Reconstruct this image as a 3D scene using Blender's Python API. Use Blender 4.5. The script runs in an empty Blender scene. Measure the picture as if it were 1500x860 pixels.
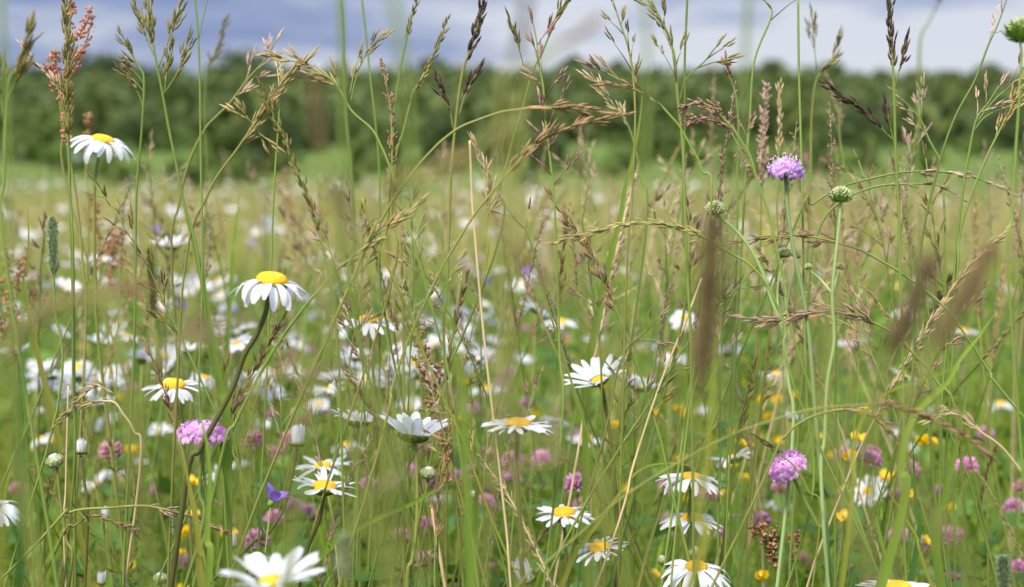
import bpy, math, random
import numpy as np
from mathutils import Vector, Matrix, Quaternion

SC = bpy.context.scene
COL = SC.collection
R = math.radians
# ------------------------------------------------------------------ camera
PITCH = math.atan(190 / 2240)
CAM = Vector((0, 0, 0.62))
FWD = Vector((0, math.cos(PITCH), -math.sin(PITCH)))
UPV = Vector((0, math.sin(PITCH), math.cos(PITCH)))
cd = bpy.data.cameras.new('camera')
cam = bpy.data.objects.new('camera', cd)
COL.objects.link(cam)
cam.location = CAM
cam.rotation_euler = (R(90) - PITCH, 0, 0)
cd.sensor_width = 36.0
cd.lens = 36.0 * 2240 / 1500
cd.clip_start = 0.02
cd.clip_end = 3000
cd.dof.use_dof = True
cd.dof.focus_distance = 1.0
cd.dof.aperture_fstop = 6.1
SC.camera = cam
# ------------------------------------------------------------------ view and world
SC.view_settings.view_transform = 'Standard'
SC.view_settings.look = 'None'
SC.view_settings.gamma = 1
SC.view_settings.use_curve_mapping = False
SC.view_settings.exposure = 0.86
SUN_EL, SUN_AZ = R(52), R(215)          # azimuth clockwise from +Y: the sun stands behind and to the left
W = bpy.data.worlds.new('World')
SC.world = W
W.use_nodes = True
nt = W.node_tree
nt.nodes.clear()
def N(nt, t, **kw):
    n = nt.nodes.new(t)
    for k, v in kw.items():
        setattr(n, k, v)
    return n
def L(nt, a, b):
    nt.links.new(a, b)
out = N(nt, 'ShaderNodeOutputWorld')
bg = N(nt, 'ShaderNodeBackground')
bg.inputs['Strength'].default_value = 0.1
sky = N(nt, 'ShaderNodeTexSky')
sky.sky_type = 'NISHITA'
sky.sun_disc = False
sky.sun_elevation = SUN_EL
sky.sun_rotation = SUN_AZ
tc = N(nt, 'ShaderNodeTexCoord')
mp = N(nt, 'ShaderNodeMapping')
mp.inputs['Scale'].default_value = (2.2, 2.2, 13.0)
mp.inputs['Location'].default_value = (1.7, 0.4, 0.2)
L(nt, tc.outputs['Generated'], mp.inputs['Vector'])
nz = N(nt, 'ShaderNodeTexNoise')
nz.inputs['Scale'].default_value = 3.0
nz.inputs['Detail'].default_value = 6
nz.inputs['Roughness'].default_value = 0.60
nz.inputs['Distortion'].default_value = 0.35
L(nt, mp.outputs['Vector'], nz.inputs['Vector'])
# cloud cover thickens to the right of the view and towards the horizon
sep = N(nt, 'ShaderNodeSeparateXYZ')
L(nt, tc.outputs['Generated'], sep.inputs[0])
mx = N(nt, 'ShaderNodeMapRange')
mx.inputs['From Min'].default_value = -0.30
mx.inputs['From Max'].default_value = 0.10
mx.inputs['To Min'].default_value = -0.08
mx.inputs['To Max'].default_value = 0.17
L(nt, sep.outputs['X'], mx.inputs['Value'])
mz = N(nt, 'ShaderNodeMapRange')
mz.inputs['From Min'].default_value = 0.055
mz.inputs['From Max'].default_value = 0.11
mz.inputs['To Min'].default_value = 0.22
mz.inputs['To Max'].default_value = 0.0
L(nt, sep.outputs['Z'], mz.inputs['Value'])
a1 = N(nt, 'ShaderNodeMath', operation='ADD')
L(nt, nz.outputs['Fac'], a1.inputs[0]); L(nt, mx.outputs['Result'], a1.inputs[1])
a2 = N(nt, 'ShaderNodeMath', operation='ADD')
L(nt, a1.outputs[0], a2.inputs[0]); L(nt, mz.outputs['Result'], a2.inputs[1])
rp = N(nt, 'ShaderNodeValToRGB')
rp.color_ramp.interpolation = 'EASE'
e = rp.color_ramp.elements
e[0].position = 0.42; e[0].color = (1.02, 1.32, 2.65, 1)
e[1].position = 0.76; e[1].color = (3.7, 3.8, 4.3, 1)
k = e.new(0.55); k.color = (1.42, 1.72, 2.95, 1)
k = e.new(0.64); k.color = (2.35, 2.55, 3.5, 1)
L(nt, a2.outputs[0], rp.inputs['Fac'])
mix = N(nt, 'ShaderNodeMixRGB')
mix.inputs['Fac'].default_value = 0.88
L(nt, sky.outputs['Color'], mix.inputs['Color1'])
L(nt, rp.outputs['Color'], mix.inputs['Color2'])
# an overcast sky is brighter overhead than at the horizon
zen = N(nt, 'ShaderNodeMapRange')
zen.inputs['From Min'].default_value = 0.2
zen.inputs['From Max'].default_value = 0.9
zen.inputs['To Min'].default_value = 1.0
zen.inputs['To Max'].default_value = 4.6
L(nt, sep.outputs['Z'], zen.inputs['Value'])
vm = N(nt, 'ShaderNodeVectorMath', operation='SCALE')
L(nt, mix.outputs['Color'], vm.inputs[0]); L(nt, zen.outputs['Result'], vm.inputs['Scale'])
L(nt, vm.outputs['Vector'], bg.inputs['Color'])
L(nt, bg.outputs[0], out.inputs[0])
# ------------------------------------------------------------------ sun (veiled by thin cloud)
sd = bpy.data.lights.new('sun', 'SUN')
sd.energy = 3.4
sd.angle = R(12)
sd.color = (1.0, 0.91, 0.74)
so = bpy.data.objects.new('sun', sd)
COL.objects.link(so)
so.location = (0, 0, 30)
dirv = Vector((math.sin(SUN_AZ) * math.cos(SUN_EL), math.cos(SUN_AZ) * math.cos(SUN_EL), math.sin(SUN_EL)))
so.rotation_euler = dirv.to_track_quat('Z', 'Y').to_euler()

# ================================================================== helpers
def P(px, py, d):
    """the point seen at pixel (px, py) of the 1500 px photograph, d metres in front of the lens"""
    return CAM + d * (FWD + Vector((1, 0, 0)) * ((px - 750) / 2240) + UPV * ((430 - py) / 2240))

def ground_z(x, y):
    y = min(y, 258.0)                       # behind the ridge the land lies level
    t = max(0.0, y - 20.0)
    z = 0.0235 * t * t / (t + 14.0)
    if y > 128:                                    # the wooded hillside
        u = y - 128
        z += 0.062 * u * u / (u + 25)
    return z + (0.12 * math.sin(x * 0.11 + 1) * math.sin(y * 0.07) * min(1, t / 30))

def lin(h):
    c = [int(h[i:i + 2], 16) / 255 for i in (0, 2, 4)]
    return tuple((v / 12.92 if v <= 0.04045 else ((v + 0.055) / 1.055) ** 2.4) for v in c)

MATS = {}
def plant_mat(name, cols, trans=0.3, rough=0.55, nscale=60, namt=0.35, ramp=None, bump=0.0, bscale=400, spec=0.25, vary=0.25):
    m = bpy.data.materials.new(name)
    m.use_nodes = True
    t = m.node_tree
    t.nodes.clear()
    o = N(t, 'ShaderNodeOutputMaterial')
    g = N(t, 'ShaderNodeNewGeometry')
    tcn = N(t, 'ShaderNodeTexCoord')
    n = N(t, 'ShaderNodeTexNoise')
    n.inputs['Scale'].default_value = nscale
    n.inputs['Detail'].default_value = 3
    L(t, tcn.outputs['Object'], n.inputs['Vector'])
    mu = N(t, 'ShaderNodeMath', operation='MULTIPLY_ADD')   # (noise-.5)*amt + island
    sb = N(t, 'ShaderNodeMath', operation='SUBTRACT')
    L(t, n.outputs['Fac'], sb.inputs[0]); sb.inputs[1].default_value = 0.5
    L(t, sb.outputs[0], mu.inputs[0]); mu.inputs[1].default_value = namt * 2
    L(t, g.outputs['Random Per Island'], mu.inputs[2])
    r = N(t, 'ShaderNodeValToRGB')
    el = r.color_ramp.elements
    pos = ramp or [i / (len(cols) - 1) for i in range(len(cols))]
    el[0].position = pos[0]; el[0].color = (*cols[0], 1)
    el[1].position = pos[-1]; el[1].color = (*cols[-1], 1)
    for p_, c_ in list(zip(pos, cols))[1:-1]:
        q = el.new(p_); q.color = (*c_, 1)
    L(t, mu.outputs[0], r.inputs['Fac'])
    oi = N(t, 'ShaderNodeObjectInfo')
    mr = N(t, 'ShaderNodeMapRange')
    mr.inputs['To Min'].default_value = 1 - vary
    mr.inputs['To Max'].default_value = 1 + vary * 0.6
    L(t, oi.outputs['Random'], mr.inputs['Value'])
    hs = N(t, 'ShaderNodeHueSaturation')
    L(t, r.outputs['Color'], hs.inputs['Color'])
    L(t, mr.outputs['Result'], hs.inputs['Value'])
    p = N(t, 'ShaderNodeBsdfPrincipled')
    p.inputs['Roughness'].default_value = rough
    p.inputs['Specular IOR Level'].default_value = spec
    L(t, hs.outputs['Color'], p.inputs['Base Color'])
    if bump:
        v = N(t, 'ShaderNodeTexVoronoi')
        v.inputs['Scale'].default_value = bscale
        L(t, tcn.outputs['Object'], v.inputs['Vector'])
        b = N(t, 'ShaderNodeBump')
        b.inputs['Strength'].default_value = bump
        b.inputs['Distance'].default_value = 0.0008
        b.invert = True
        L(t, v.outputs['Distance'], b.inputs['Height'])
        L(t, b.outputs['Normal'], p.inputs['Normal'])
    if trans > 0:
        tr = N(t, 'ShaderNodeBsdfTranslucent')
        L(t, hs.outputs['Color'], tr.inputs['Color'])
        ms = N(t, 'ShaderNodeMixShader')
        ms.inputs[0].default_value = trans
        L(t, p.outputs[0], ms.inputs[1]); L(t, tr.outputs[0], ms.inputs[2])
        L(t, ms.outputs[0], o.inputs[0])
    else:
        L(t, p.outputs[0], o.inputs[0])
    MATS[name] = m
    return m

G1, G2, G3 = (0.055, 0.13, 0.016), (0.105, 0.21, 0.024), (0.20, 0.29, 0.045)
plant_mat('grass_filler', [(0.07, 0.15, 0.010), (0.155, 0.27, 0.015), (0.25, 0.365, 0.026), (0.37, 0.39, 0.06), (0.50, 0.41, 0.16)], 0.42, 0.5, 12, 0.12, [0, 0.36, 0.72, 0.94, 1], spec=0.15)
plant_mat('grass_distant', [(0.20, 0.26, 0.03), (0.31, 0.35, 0.05), (0.41, 0.40, 0.09), (0.48, 0.41, 0.16)], 0.4, 0.6, 3, 0.2, vary=0)
plant_mat('undergrowth', [(0.03, 0.075, 0.009), (0.065, 0.145, 0.015), (0.14, 0.25, 0.03)], 0.35, 0.5, 40, 0.2)
plant_mat('leaf_bright', [(0.15, 0.26, 0.025), (0.21, 0.32, 0.04), (0.28, 0.36, 0.06)], 0.42, 0.45, 30, 0.5)
plant_mat('leaf_yellow', [(0.24, 0.33, 0.035), (0.34, 0.36, 0.05), (0.40, 0.34, 0.06)], 0.4, 0.5, 25, 0.6)
plant_mat('leaf_dark', [(0.045, 0.13, 0.02), (0.07, 0.18, 0.03), (0.10, 0.21, 0.05)], 0.3, 0.45, 60, 0.4)
plant_mat('stem_green', [(0.14, 0.22, 0.04), (0.19, 0.27, 0.05), (0.24, 0.31, 0.08)], 0.15, 0.45, 25, 0.6)
plant_mat('stem_pale', [(0.24, 0.36, 0.12), (0.30, 0.42, 0.15), (0.32, 0.42, 0.18)], 0.15, 0.5, 25, 0.5)
plant_mat('stem_olive', [(0.15, 0.17, 0.035), (0.21, 0.22, 0.05), (0.28, 0.27, 0.07)], 0.1, 0.5, 25, 0.6)
plant_mat('stem_brown', [(0.075, 0.065, 0.022), (0.105, 0.10, 0.028), (0.12, 0.14, 0.03)], 0.05, 0.5, 30, 0.7)
plant_mat('straw', [(0.55, 0.40, 0.19), (0.66, 0.50, 0.26), (0.70, 0.56, 0.33)], 0.1, 0.5, 40, 0.6)
plant_mat('head_olive', [(0.14, 0.125, 0.03), (0.22, 0.19, 0.045), (0.32, 0.27, 0.08)], 0.2, 0.55, 200, 0.3)
plant_mat('head_gold', [(0.30, 0.23, 0.08), (0.40, 0.31, 0.11), (0.52, 0.41, 0.19)], 0.25, 0.55, 200, 0.3)
plant_mat('head_brown', [(0.17, 0.095, 0.045), (0.28, 0.165, 0.075), (0.42, 0.28, 0.13)], 0.2, 0.55, 200, 0.3)
plant_mat('head_dark', [(0.04, 0.022, 0.02), (0.075, 0.042, 0.03), (0.13, 0.09, 0.04)], 0.12, 0.55, 200, 0.3)
plant_mat('head_purple', [(0.24, 0.11, 0.09), (0.38, 0.20, 0.16), (0.50, 0.34, 0.23)], 0.25, 0.55, 200, 0.3)
plant_mat('head_pink', [(0.42, 0.26, 0.20), (0.54, 0.38, 0.28), (0.60, 0.48, 0.33)], 0.25, 0.55, 200, 0.3)
plant_mat('head_tan', [(0.40, 0.31, 0.15), (0.52, 0.41, 0.22), (0.62, 0.51, 0.30)], 0.25, 0.55, 200, 0.3)
plant_mat('hay', [(0.30, 0.31, 0.07), (0.40, 0.38, 0.11), (0.50, 0.43, 0.18)], 0.3, 0.6, 3, 0.3, vary=0)
plant_mat('head_green', [(0.18, 0.25, 0.12), (0.26, 0.33, 0.18), (0.33, 0.39, 0.24)], 0.15, 0.6, 300, 0.4)
plant_mat('foxtail_brown', [(0.165, 0.110, 0.048), (0.25, 0.175, 0.08), (0.34, 0.25, 0.12)], 0.2, 0.6, 300, 0.4)
plant_mat('sorrel_red', [(0.46, 0.13, 0.09), (0.60, 0.22, 0.14), (0.66, 0.36, 0.22)], 0.3, 0.55, 100, 0.3)
plant_mat('sorrel_brown', [(0.30, 0.11, 0.055), (0.42, 0.19, 0.10), (0.52, 0.30, 0.17)], 0.25, 0.55, 100, 0.3)
plant_mat('petal_white', [(0.70, 0.69, 0.66), (0.77, 0.78, 0.80), (0.82, 0.82, 0.83)], 0.45, 0.5, 220, 0.35, vary=0.04)
plant_mat('disc_yellow', [(0.72, 0.34, 0.008), (0.82, 0.45, 0.01), (0.86, 0.56, 0.03)], 0.05, 0.6, 500, 0.6, bump=0.9, bscale=1100, vary=0.12)
plant_mat('calyx_green', [(0.05, 0.075, 0.012), (0.13, 0.16, 0.03), (0.22, 0.26, 0.07)], 0.1, 0.5, 300, 0.5)
plant_mat('bud_green', [(0.26, 0.32, 0.10), (0.38, 0.43, 0.18), (0.48, 0.50, 0.30)], 0.15, 0.5, 300, 0.5)
plant_mat('scabious_lilac', [(0.50, 0.24, 0.62), (0.62, 0.36, 0.72), (0.72, 0.50, 0.80)], 0.3, 0.5, 200, 0.3, vary=0.08)
plant_mat('scabious_pink', [(0.66, 0.28, 0.60), (0.75, 0.40, 0.70), (0.83, 0.57, 0.79)], 0.3, 0.5, 200, 0.3, vary=0.08)
plant_mat('stamen_white', [(0.72, 0.60, 0.76), (0.80, 0.74, 0.82)], 0.1, 0.5, vary=0.05)
plant_mat('bract_green', [(0.12, 0.22, 0.03), (0.20, 0.32, 0.05), (0.28, 0.38, 0.09)], 0.2, 0.5, 200, 0.4)
plant_mat('clover_pink', [(0.50, 0.14, 0.34), (0.66, 0.27, 0.50), (0.76, 0.46, 0.64)], 0.3, 0.5, 100, 0.3, vary=0.3)
plant_mat('clover_dull', [(0.44, 0.16, 0.22), (0.55, 0.27, 0.32), (0.62, 0.42, 0.42)], 0.3, 0.5, 100, 0.3)
plant_mat('buttercup_yellow', [(0.80, 0.50, 0.005), (0.86, 0.60, 0.01)], 0.25, 0.3, 80, 0.3, spec=0.5, vary=0.08)
plant_mat('bell_violet', [(0.25, 0.11, 0.52), (0.34, 0.18, 0.62)], 0.3, 0.45, 100, 0.4, vary=0.1)
plant_mat('woods_green', [(0.060, 0.092, 0.022), (0.085, 0.124, 0.028), (0.125, 0.155, 0.034)], 0.25, 0.6, 0.09, 0.9)  # greens lightened so the colour stands in for haze over the far woods
plant_mat('tree_green', [(0.046, 0.078, 0.020), (0.066, 0.106, 0.025), (0.092, 0.134, 0.03)], 0.25, 0.6, 0.3, 0.3)
plant_mat('shrub_green', [(0.075, 0.122, 0.020), (0.105, 0.165, 0.027), (0.14, 0.20, 0.036)], 0.25, 0.6, 0.3, 0.3)
plant_mat('bark', [(0.07, 0.055, 0.04), (0.13, 0.10, 0.075)], 0, 0.8, 4, 0.5)
plant_mat('fly_body', [(0.05, 0.025, 0.01), (0.16, 0.08, 0.02)], 0, 0.35, 900, 0.6)
plant_mat('fly_wing', [(0.45, 0.40, 0.34), (0.5, 0.45, 0.4)], 0.5, 0.2)

class MB:
    """collects shapes, then links them as ONE mesh object"""
    def __init__(s):
        s.v, s.f = [], []
    def tube(s, pts, radii, n=5):
        m = len(pts)
        if not hasattr(radii, '__len__'):
            radii = [radii] * m
        b = len(s.v)
        t0 = (pts[1] - pts[0]).normalized()
        ref = Vector((0, 0, 1)) if abs(t0.z) < 0.9 else Vector((1, 0, 0))
        u = t0.cross(ref).normalized()
        for i in range(m):
            t = (pts[min(i + 1, m - 1)] - pts[max(i - 1, 0)])
            t = t.normalized() if t.length > 1e-9 else t0
            u = (u - t * u.dot(t)).normalized()
            w = t.cross(u)
            for k in range(n):
                a = 2 * math.pi * k / n
                s.v.append(pts[i] + (u * math.cos(a) + w * math.sin(a)) * radii[i])
        for i in range(m - 1):
            for k in range(n):
                k2 = (k + 1) % n
                s.f.append((b + i * n + k, b + i * n + k2, b + (i + 1) * n + k2, b + (i + 1) * n + k))
        s.f.append(tuple(b + k for k in range(n))[::-1])
        s.f.append(tuple(b + (m - 1) * n + k for k in range(n)))
    def spindle(s, p, d, ln, r, n=5, prof=((0.0, 0.25), (0.25, 0.9), (0.5, 1.0), (0.8, 0.5), (1.0, 0.05))):
        s.tube([p + d * (ln * a) for a, _ in prof], [max(1e-5, r * q) for _, q in prof], n)
    def ribbon(s, pts, widths, side, fold=0.0, tipnotch=False):
        """a leaf or petal: centre line pts, half widths, side vector(s), fold lifts the edges"""
        m = len(pts)
        b = len(s.v)
        for i in range(m):
            t = (pts[min(i + 1, m - 1)] - pts[max(i - 1, 0)]).normalized()
            sv = side[i] if isinstance(side, list) else side
            sv = (sv - t * sv.dot(t)).normalized()
            nn = sv.cross(t)
            w = widths[i]
            s.v += [pts[i] - sv * w + nn * (fold * w), pts[i].copy(), pts[i] + sv * w + nn * (fold * w)]
        for i in range(m - 1):
            for k in (0, 1):
                a = b + i * 3 + k
                s.f.append((a, a + 1, a + 4, a + 3))
    def lathe(s, c, ax, prof, n=20, jit=0, rng=None):
        ax = ax.normalized()
        u = ax.orthogonal().normalized(); w = ax.cross(u)
        b = len(s.v)
        for r, z in prof:
            for k in range(n):
                a = 2 * math.pi * k / n
                q = 1 + (rng.uniform(-jit, jit) if jit else 0)
                s.v.append(c + ax * z + (u * math.cos(a) + w * math.sin(a)) * (r * q))
        for i in range(len(prof) - 1):
            for k in range(n):
                k2 = (k + 1) % n
                s.f.append((b + i * n + k, b + i * n + k2, b + (i + 1) * n + k2, b + (i + 1) * n + k))
        s.f.append(tuple(b + k for k in range(n))[::-1])
        s.f.append(tuple(b + (len(prof) - 1) * n + k for k in range(n)))
    def build(s, name, mat, parent=None, origin=None):
        org = origin if origin is not None else Vector((0, 0, 0))
        me = bpy.data.meshes.new(name)
        me.from_pydata([tuple(p - org) for p in s.v], [], s.f)
        me.polygons.foreach_set('use_smooth', [True] * len(me.polygons))
        me.materials.append(MATS[mat] if isinstance(mat, str) else mat)
        o = bpy.data.objects.new(name, me)
        COL.objects.link(o)
        if parent is not None:
            o.parent = parent
        return o

def tag(o, label, cat, group=None, kind=None):
    if label: o['label'] = label
    if cat: o['category'] = cat
    if group: o['group'] = group
    if kind: o['kind'] = kind
    return o

def thing(name, label, cat, loc, group=None):
    o = bpy.data.objects.new(name, None)
    COL.objects.link(o)
    o.empty_display_size = 0.02
    o.location = loc
    return tag(o, label, cat, group)

def copy_tree(o, parent=None):
    c = o.copy()
    COL.objects.link(c)
    if parent is not None:
        c.parent = parent
    for ch in [x for x in o.children]:
        copy_tree(ch, c)
    return c

def smooth(pts, per=5):
    """Catmull-Rom through pts"""
    if len(pts) < 3:
        return [pts[0].lerp(pts[-1], i / per) for i in range(per + 1)]
    q = [pts[0] * 2 - pts[1]] + pts + [pts[-1] * 2 - pts[-2]]
    res = []
    for i in range(1, len(q) - 2):
        p0, p1, p2, p3 = q[i - 1:i + 3]
        for k in range(per):
            t = k / per
            res.append(0.5 * ((2 * p1) + (p2 - p0) * t + (2 * p0 - 5 * p1 + 4 * p2 - p3) * t * t + (3 * p1 - p0 - 3 * p2 + p3) * t ** 3))
    res.append(pts[-1].copy())
    return res

def lengths(pts):
    s = [0.0]
    for a, b in zip(pts, pts[1:]):
        s.append(s[-1] + (b - a).length)
    return s

def at_len(pts, S, x):
    if x <= 0:
        return pts[0].copy(), (pts[0] - pts[1]).normalized()
    for i in range(len(S) - 1):
        if S[i + 1] >= x:
            t = (x - S[i]) / max(1e-9, S[i + 1] - S[i])
            return pts[i].lerp(pts[i + 1], t), (pts[i] - pts[i + 1]).normalized()
    return pts[-1].copy(), (pts[-2] - pts[-1]).normalized()

DRIFT = random.Random(404)
def to_root(pix, d):
    """traced pixels (tip first) at depth d (number, or one per point) -> smooth world line that goes on down into the ground"""
    ds = d if isinstance(d, (list, tuple)) else [d] * len(pix)
    if len(ds) == 2 and len(pix) != 2:
        ds = [ds[0] + (ds[1] - ds[0]) * i / (len(pix) - 1) for i in range(len(pix))]
    pts = [P(x, y, q) for (x, y), q in zip(pix, ds)]
    a, b = pts[-2], pts[-1]
    dr = (b - a).normalized()
    z = b.z
    if z > 0.03:
        dr2 = Vector((dr.x * 0.7 + max(-.3, min(.3, DRIFT.gauss(0, .14))), dr.y * 0.6 + abs(DRIFT.gauss(0, .08)), min(dr.z, -0.35))).normalized()
        mid = b + dr2 * (z * 0.45 / max(0.35, -dr2.z))
        mid.z = max(mid.z, z * 0.3)
        root = Vector((mid.x + dr2.x * z * 0.15, mid.y + 0.01, ground_z(mid.x, mid.y) - 0.003))
        pts += [mid, root]
    return smooth(pts, 5)

def anyperp(v, rng):
    u = v.orthogonal().normalized()
    return Quaternion(v, rng.uniform(0, 6.283)) @ u

RX, RT = Vector((1, 0, 0)), -FWD
def cam_axis(r, u, t):
    """direction given as right / up / towards the lens"""
    return (RX * r + UPV * u + RT * t).normalized()
# ================================================================== the setting
def ground_mat():
    m = bpy.data.materials.new('meadow_soil')
    m.use_nodes = True
    t = m.node_tree
    p = t.nodes['Principled BSDF']
    p.inputs['Roughness'].default_value = 0.9
    p.inputs['Specular IOR Level'].default_value = 0.1
    tcn = N(t, 'ShaderNodeTexCoord')
    s = N(t, 'ShaderNodeSeparateXYZ'); L(t, tcn.outputs['Object'], s.inputs[0])
    def ramp(src, els):
        r = N(t, 'ShaderNodeValToRGB')
        el = r.color_ramp.elements
        el[0].position, el[0].color = els[0][0], (*els[0][1], 1)
        el[1].position, el[1].color = els[-1][0], (*els[-1][1], 1)
        for a, c in els[1:-1]:
            q = el.new(a); q.color = (*c, 1)
        L(t, src, r.inputs['Fac'])
        return r.outputs['Color']
    def noise(scale, detail=4):
        n = N(t, 'ShaderNodeTexNoise')
        n.inputs['Scale'].default_value = scale
        n.inputs['Detail'].default_value = detail
        L(t, tcn.outputs['Object'], n.inputs['Vector'])
        return n.outputs['Fac']
    near = ramp(noise(9), [(0.3, (0.05, 0.055, 0.02)), (0.55, (0.07, 0.11, 0.025)), (0.75, (0.12, 0.13, 0.05))])
    hay = ramp(noise(0.35, 6), [(0.3, (0.14, 0.18, 0.03)), (0.5, (0.20, 0.21, 0.05)), (0.7, (0.15, 0.20, 0.03))])
    pasture = ramp(noise(0.05, 6), [(0.3, (0.060, 0.100, 0.013)), (0.5, (0.085, 0.130, 0.018)), (0.7, (0.12, 0.155, 0.032))])
    def zone(a, b):
        w = N(t, 'ShaderNodeMapRange')
        w.inputs['From Min'].default_value = a; w.inputs['From Max'].default_value = b
        L(t, s.outputs['Y'], w.inputs['Value'])
        return w.outputs['Result']
    def mixc(f, a, b):
        x = N(t, 'ShaderNodeMixRGB'); L(t, f, x.inputs[0]); L(t, a, x.inputs[1]); L(t, b, x.inputs[2])
        return x.outputs[0]
    c = mixc(zone(6, 12), near, hay)
    c = mixc(zone(12.5, 16), c, pasture)
    L(t, c, p.inputs['Base Color'])
    return m

def build_ground():
    ys = list(np.linspace(-12, 30, 22)) + list(np.linspace(34, 140, 40)) + list(np.linspace(150, 900, 30))
    xs = list(np.linspace(-500, -60, 14)) + list(np.linspace(-50, 50, 41)) + list(np.linspace(60, 500, 14))
    v = [(x, y, ground_z(x, y)) for y in ys for x in xs]
    n = len(xs)
    f = [(j * n + i, j * n + i + 1, (j + 1) * n + i + 1, (j + 1) * n + i) for j in range(len(ys) - 1) for i in range(n - 1)]
    me = bpy.data.meshes.new('ground')
    me.from_pydata(v, [], f)
    me.polygons.foreach_set('use_smooth', [True] * len(f))
    me.materials.append(ground_mat())
    o = bpy.data.objects.new('ground', me)
    COL.objects.link(o)
    o['kind'] = 'structure'
build_ground()

def gravel_mat():
    m = bpy.data.materials.new('pale_gravel'); m.use_nodes = True
    t = m.node_tree; p = t.nodes['Principled BSDF']
    n = N(t, 'ShaderNodeTexNoise'); n.inputs['Scale'].default_value = 0.8; n.inputs['Detail'].default_value = 6
    r = N(t, 'ShaderNodeValToRGB')
    r.color_ramp.elements[0].color = (0.10, 0.11, 0.12, 1); r.color_ramp.elements[1].color = (0.17, 0.18, 0.20, 1)
    L(t, n.outputs['Fac'], r.inputs['Fac']); L(t, r.outputs['Color'], p.inputs['Base Color'])
    p.inputs['Roughness'].default_value = 0.9
    return m
def build_track():
    v, f = [], []
    xs = np.linspace(-60, -16.5, 28)
    for i, x in enumerate(xs):
        yc = 66 + 4.0 * math.sin(x * 0.05)
        for dy in (-2.4, 0, 2.4):
            v.append((x, yc + dy, ground_z(x, yc + dy) + 0.05))
        if i:
            b = (i - 1) * 3
            f += [(b, b + 1, b + 4, b + 3), (b + 1, b + 2, b + 5, b + 4)]
    me = bpy.data.meshes.new('path'); me.from_pydata(v, [], f); me.materials.append(gravel_mat())
    o = bpy.data.objects.new('path', me); COL.objects.link(o); o['kind'] = 'structure'
build_track()

def np_mesh(name, verts, faces, mat, mat_index=None, mats=None, smooth_=False):
    """faces: int array (n,3) or (n,4)"""
    me = bpy.data.meshes.new(name)
    nv, nf, k = len(verts), len(faces), faces.shape[1]
    me.vertices.add(nv)
    me.vertices.foreach_set('co', np.asarray(verts, dtype=np.float32).ravel())
    me.loops.add(nf * k)
    me.loops.foreach_set('vertex_index', faces.astype(np.int32).ravel())
    me.polygons.add(nf)
    me.polygons.foreach_set('loop_start', np.arange(0, nf * k, k, dtype=np.int32))
    me.polygons.foreach_set('loop_total', np.full(nf, k, dtype=np.int32))
    for x in (mats or [mat]):
        me.materials.append(MATS[x])
    if mat_index is not None:
        me.polygons.foreach_set('material_index', mat_index.astype(np.int32))
    if smooth_:
        me.polygons.foreach_set('use_smooth', np.ones(nf, dtype=bool))
    me.update(calc_edges=True)
    me.validate()
    o = bpy.data.objects.new(name, me)
    COL.objects.link(o)
    return o

# ---- woods, trees and shrubs on the rise behind the meadow
def leaf_cards(rng, centres, radii, per, size):
    """many leaf-clump quads spread through ellipsoid lobes; arrays in, (verts, quads) out"""
    V = []
    for (c, r) in zip(centres, radii):
        n = int(per)
        d = rng.normal(size=(n, 3)); d /= np.linalg.norm(d, axis=1)[:, None]
        rad = rng.uniform(0.45, 1.08, n) ** 0.6
        p = np.array(c) + d * rad[:, None] * np.array(r)
        a = rng.normal(size=(n, 3)); a /= np.linalg.norm(a, axis=1)[:, None]
        b = np.cross(a, d + rng.normal(size=(n, 3)) * 0.6); b /= np.linalg.norm(b, axis=1)[:, None]
        s = size * rng.uniform(0.5, 1.3, n)[:, None]
        q = np.stack([p - a * s, p - b * s * 0.6, p + a * s, p + b * s * 0.6], axis=1)
        V.append(q.reshape(-1, 3))
    V = np.concatenate(V)
    return V, np.arange(len(V)).reshape(-1, 4)

def crown_lobes(rng, h, w, base=0.18, n=9):
    cs, rs = [], []
    for i in range(n):
        t = (i + 0.5) / n
        z = h * (base + (0.92 - base) * t)
        ww = w * 0.5 * math.sin(math.pi * (0.22 + 0.7 * t)) 
        a = rng.uniform(0, 6.28)
        off = ww * rng.uniform(0.15, 0.62)
        cs.append((off * math.cos(a), off * math.sin(a), z))
        q = w * rng.uniform(0.2, 0.32)
        rs.append((q, q, q * rng.uniform(0.7, 1.0)))
    return cs, rs

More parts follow.
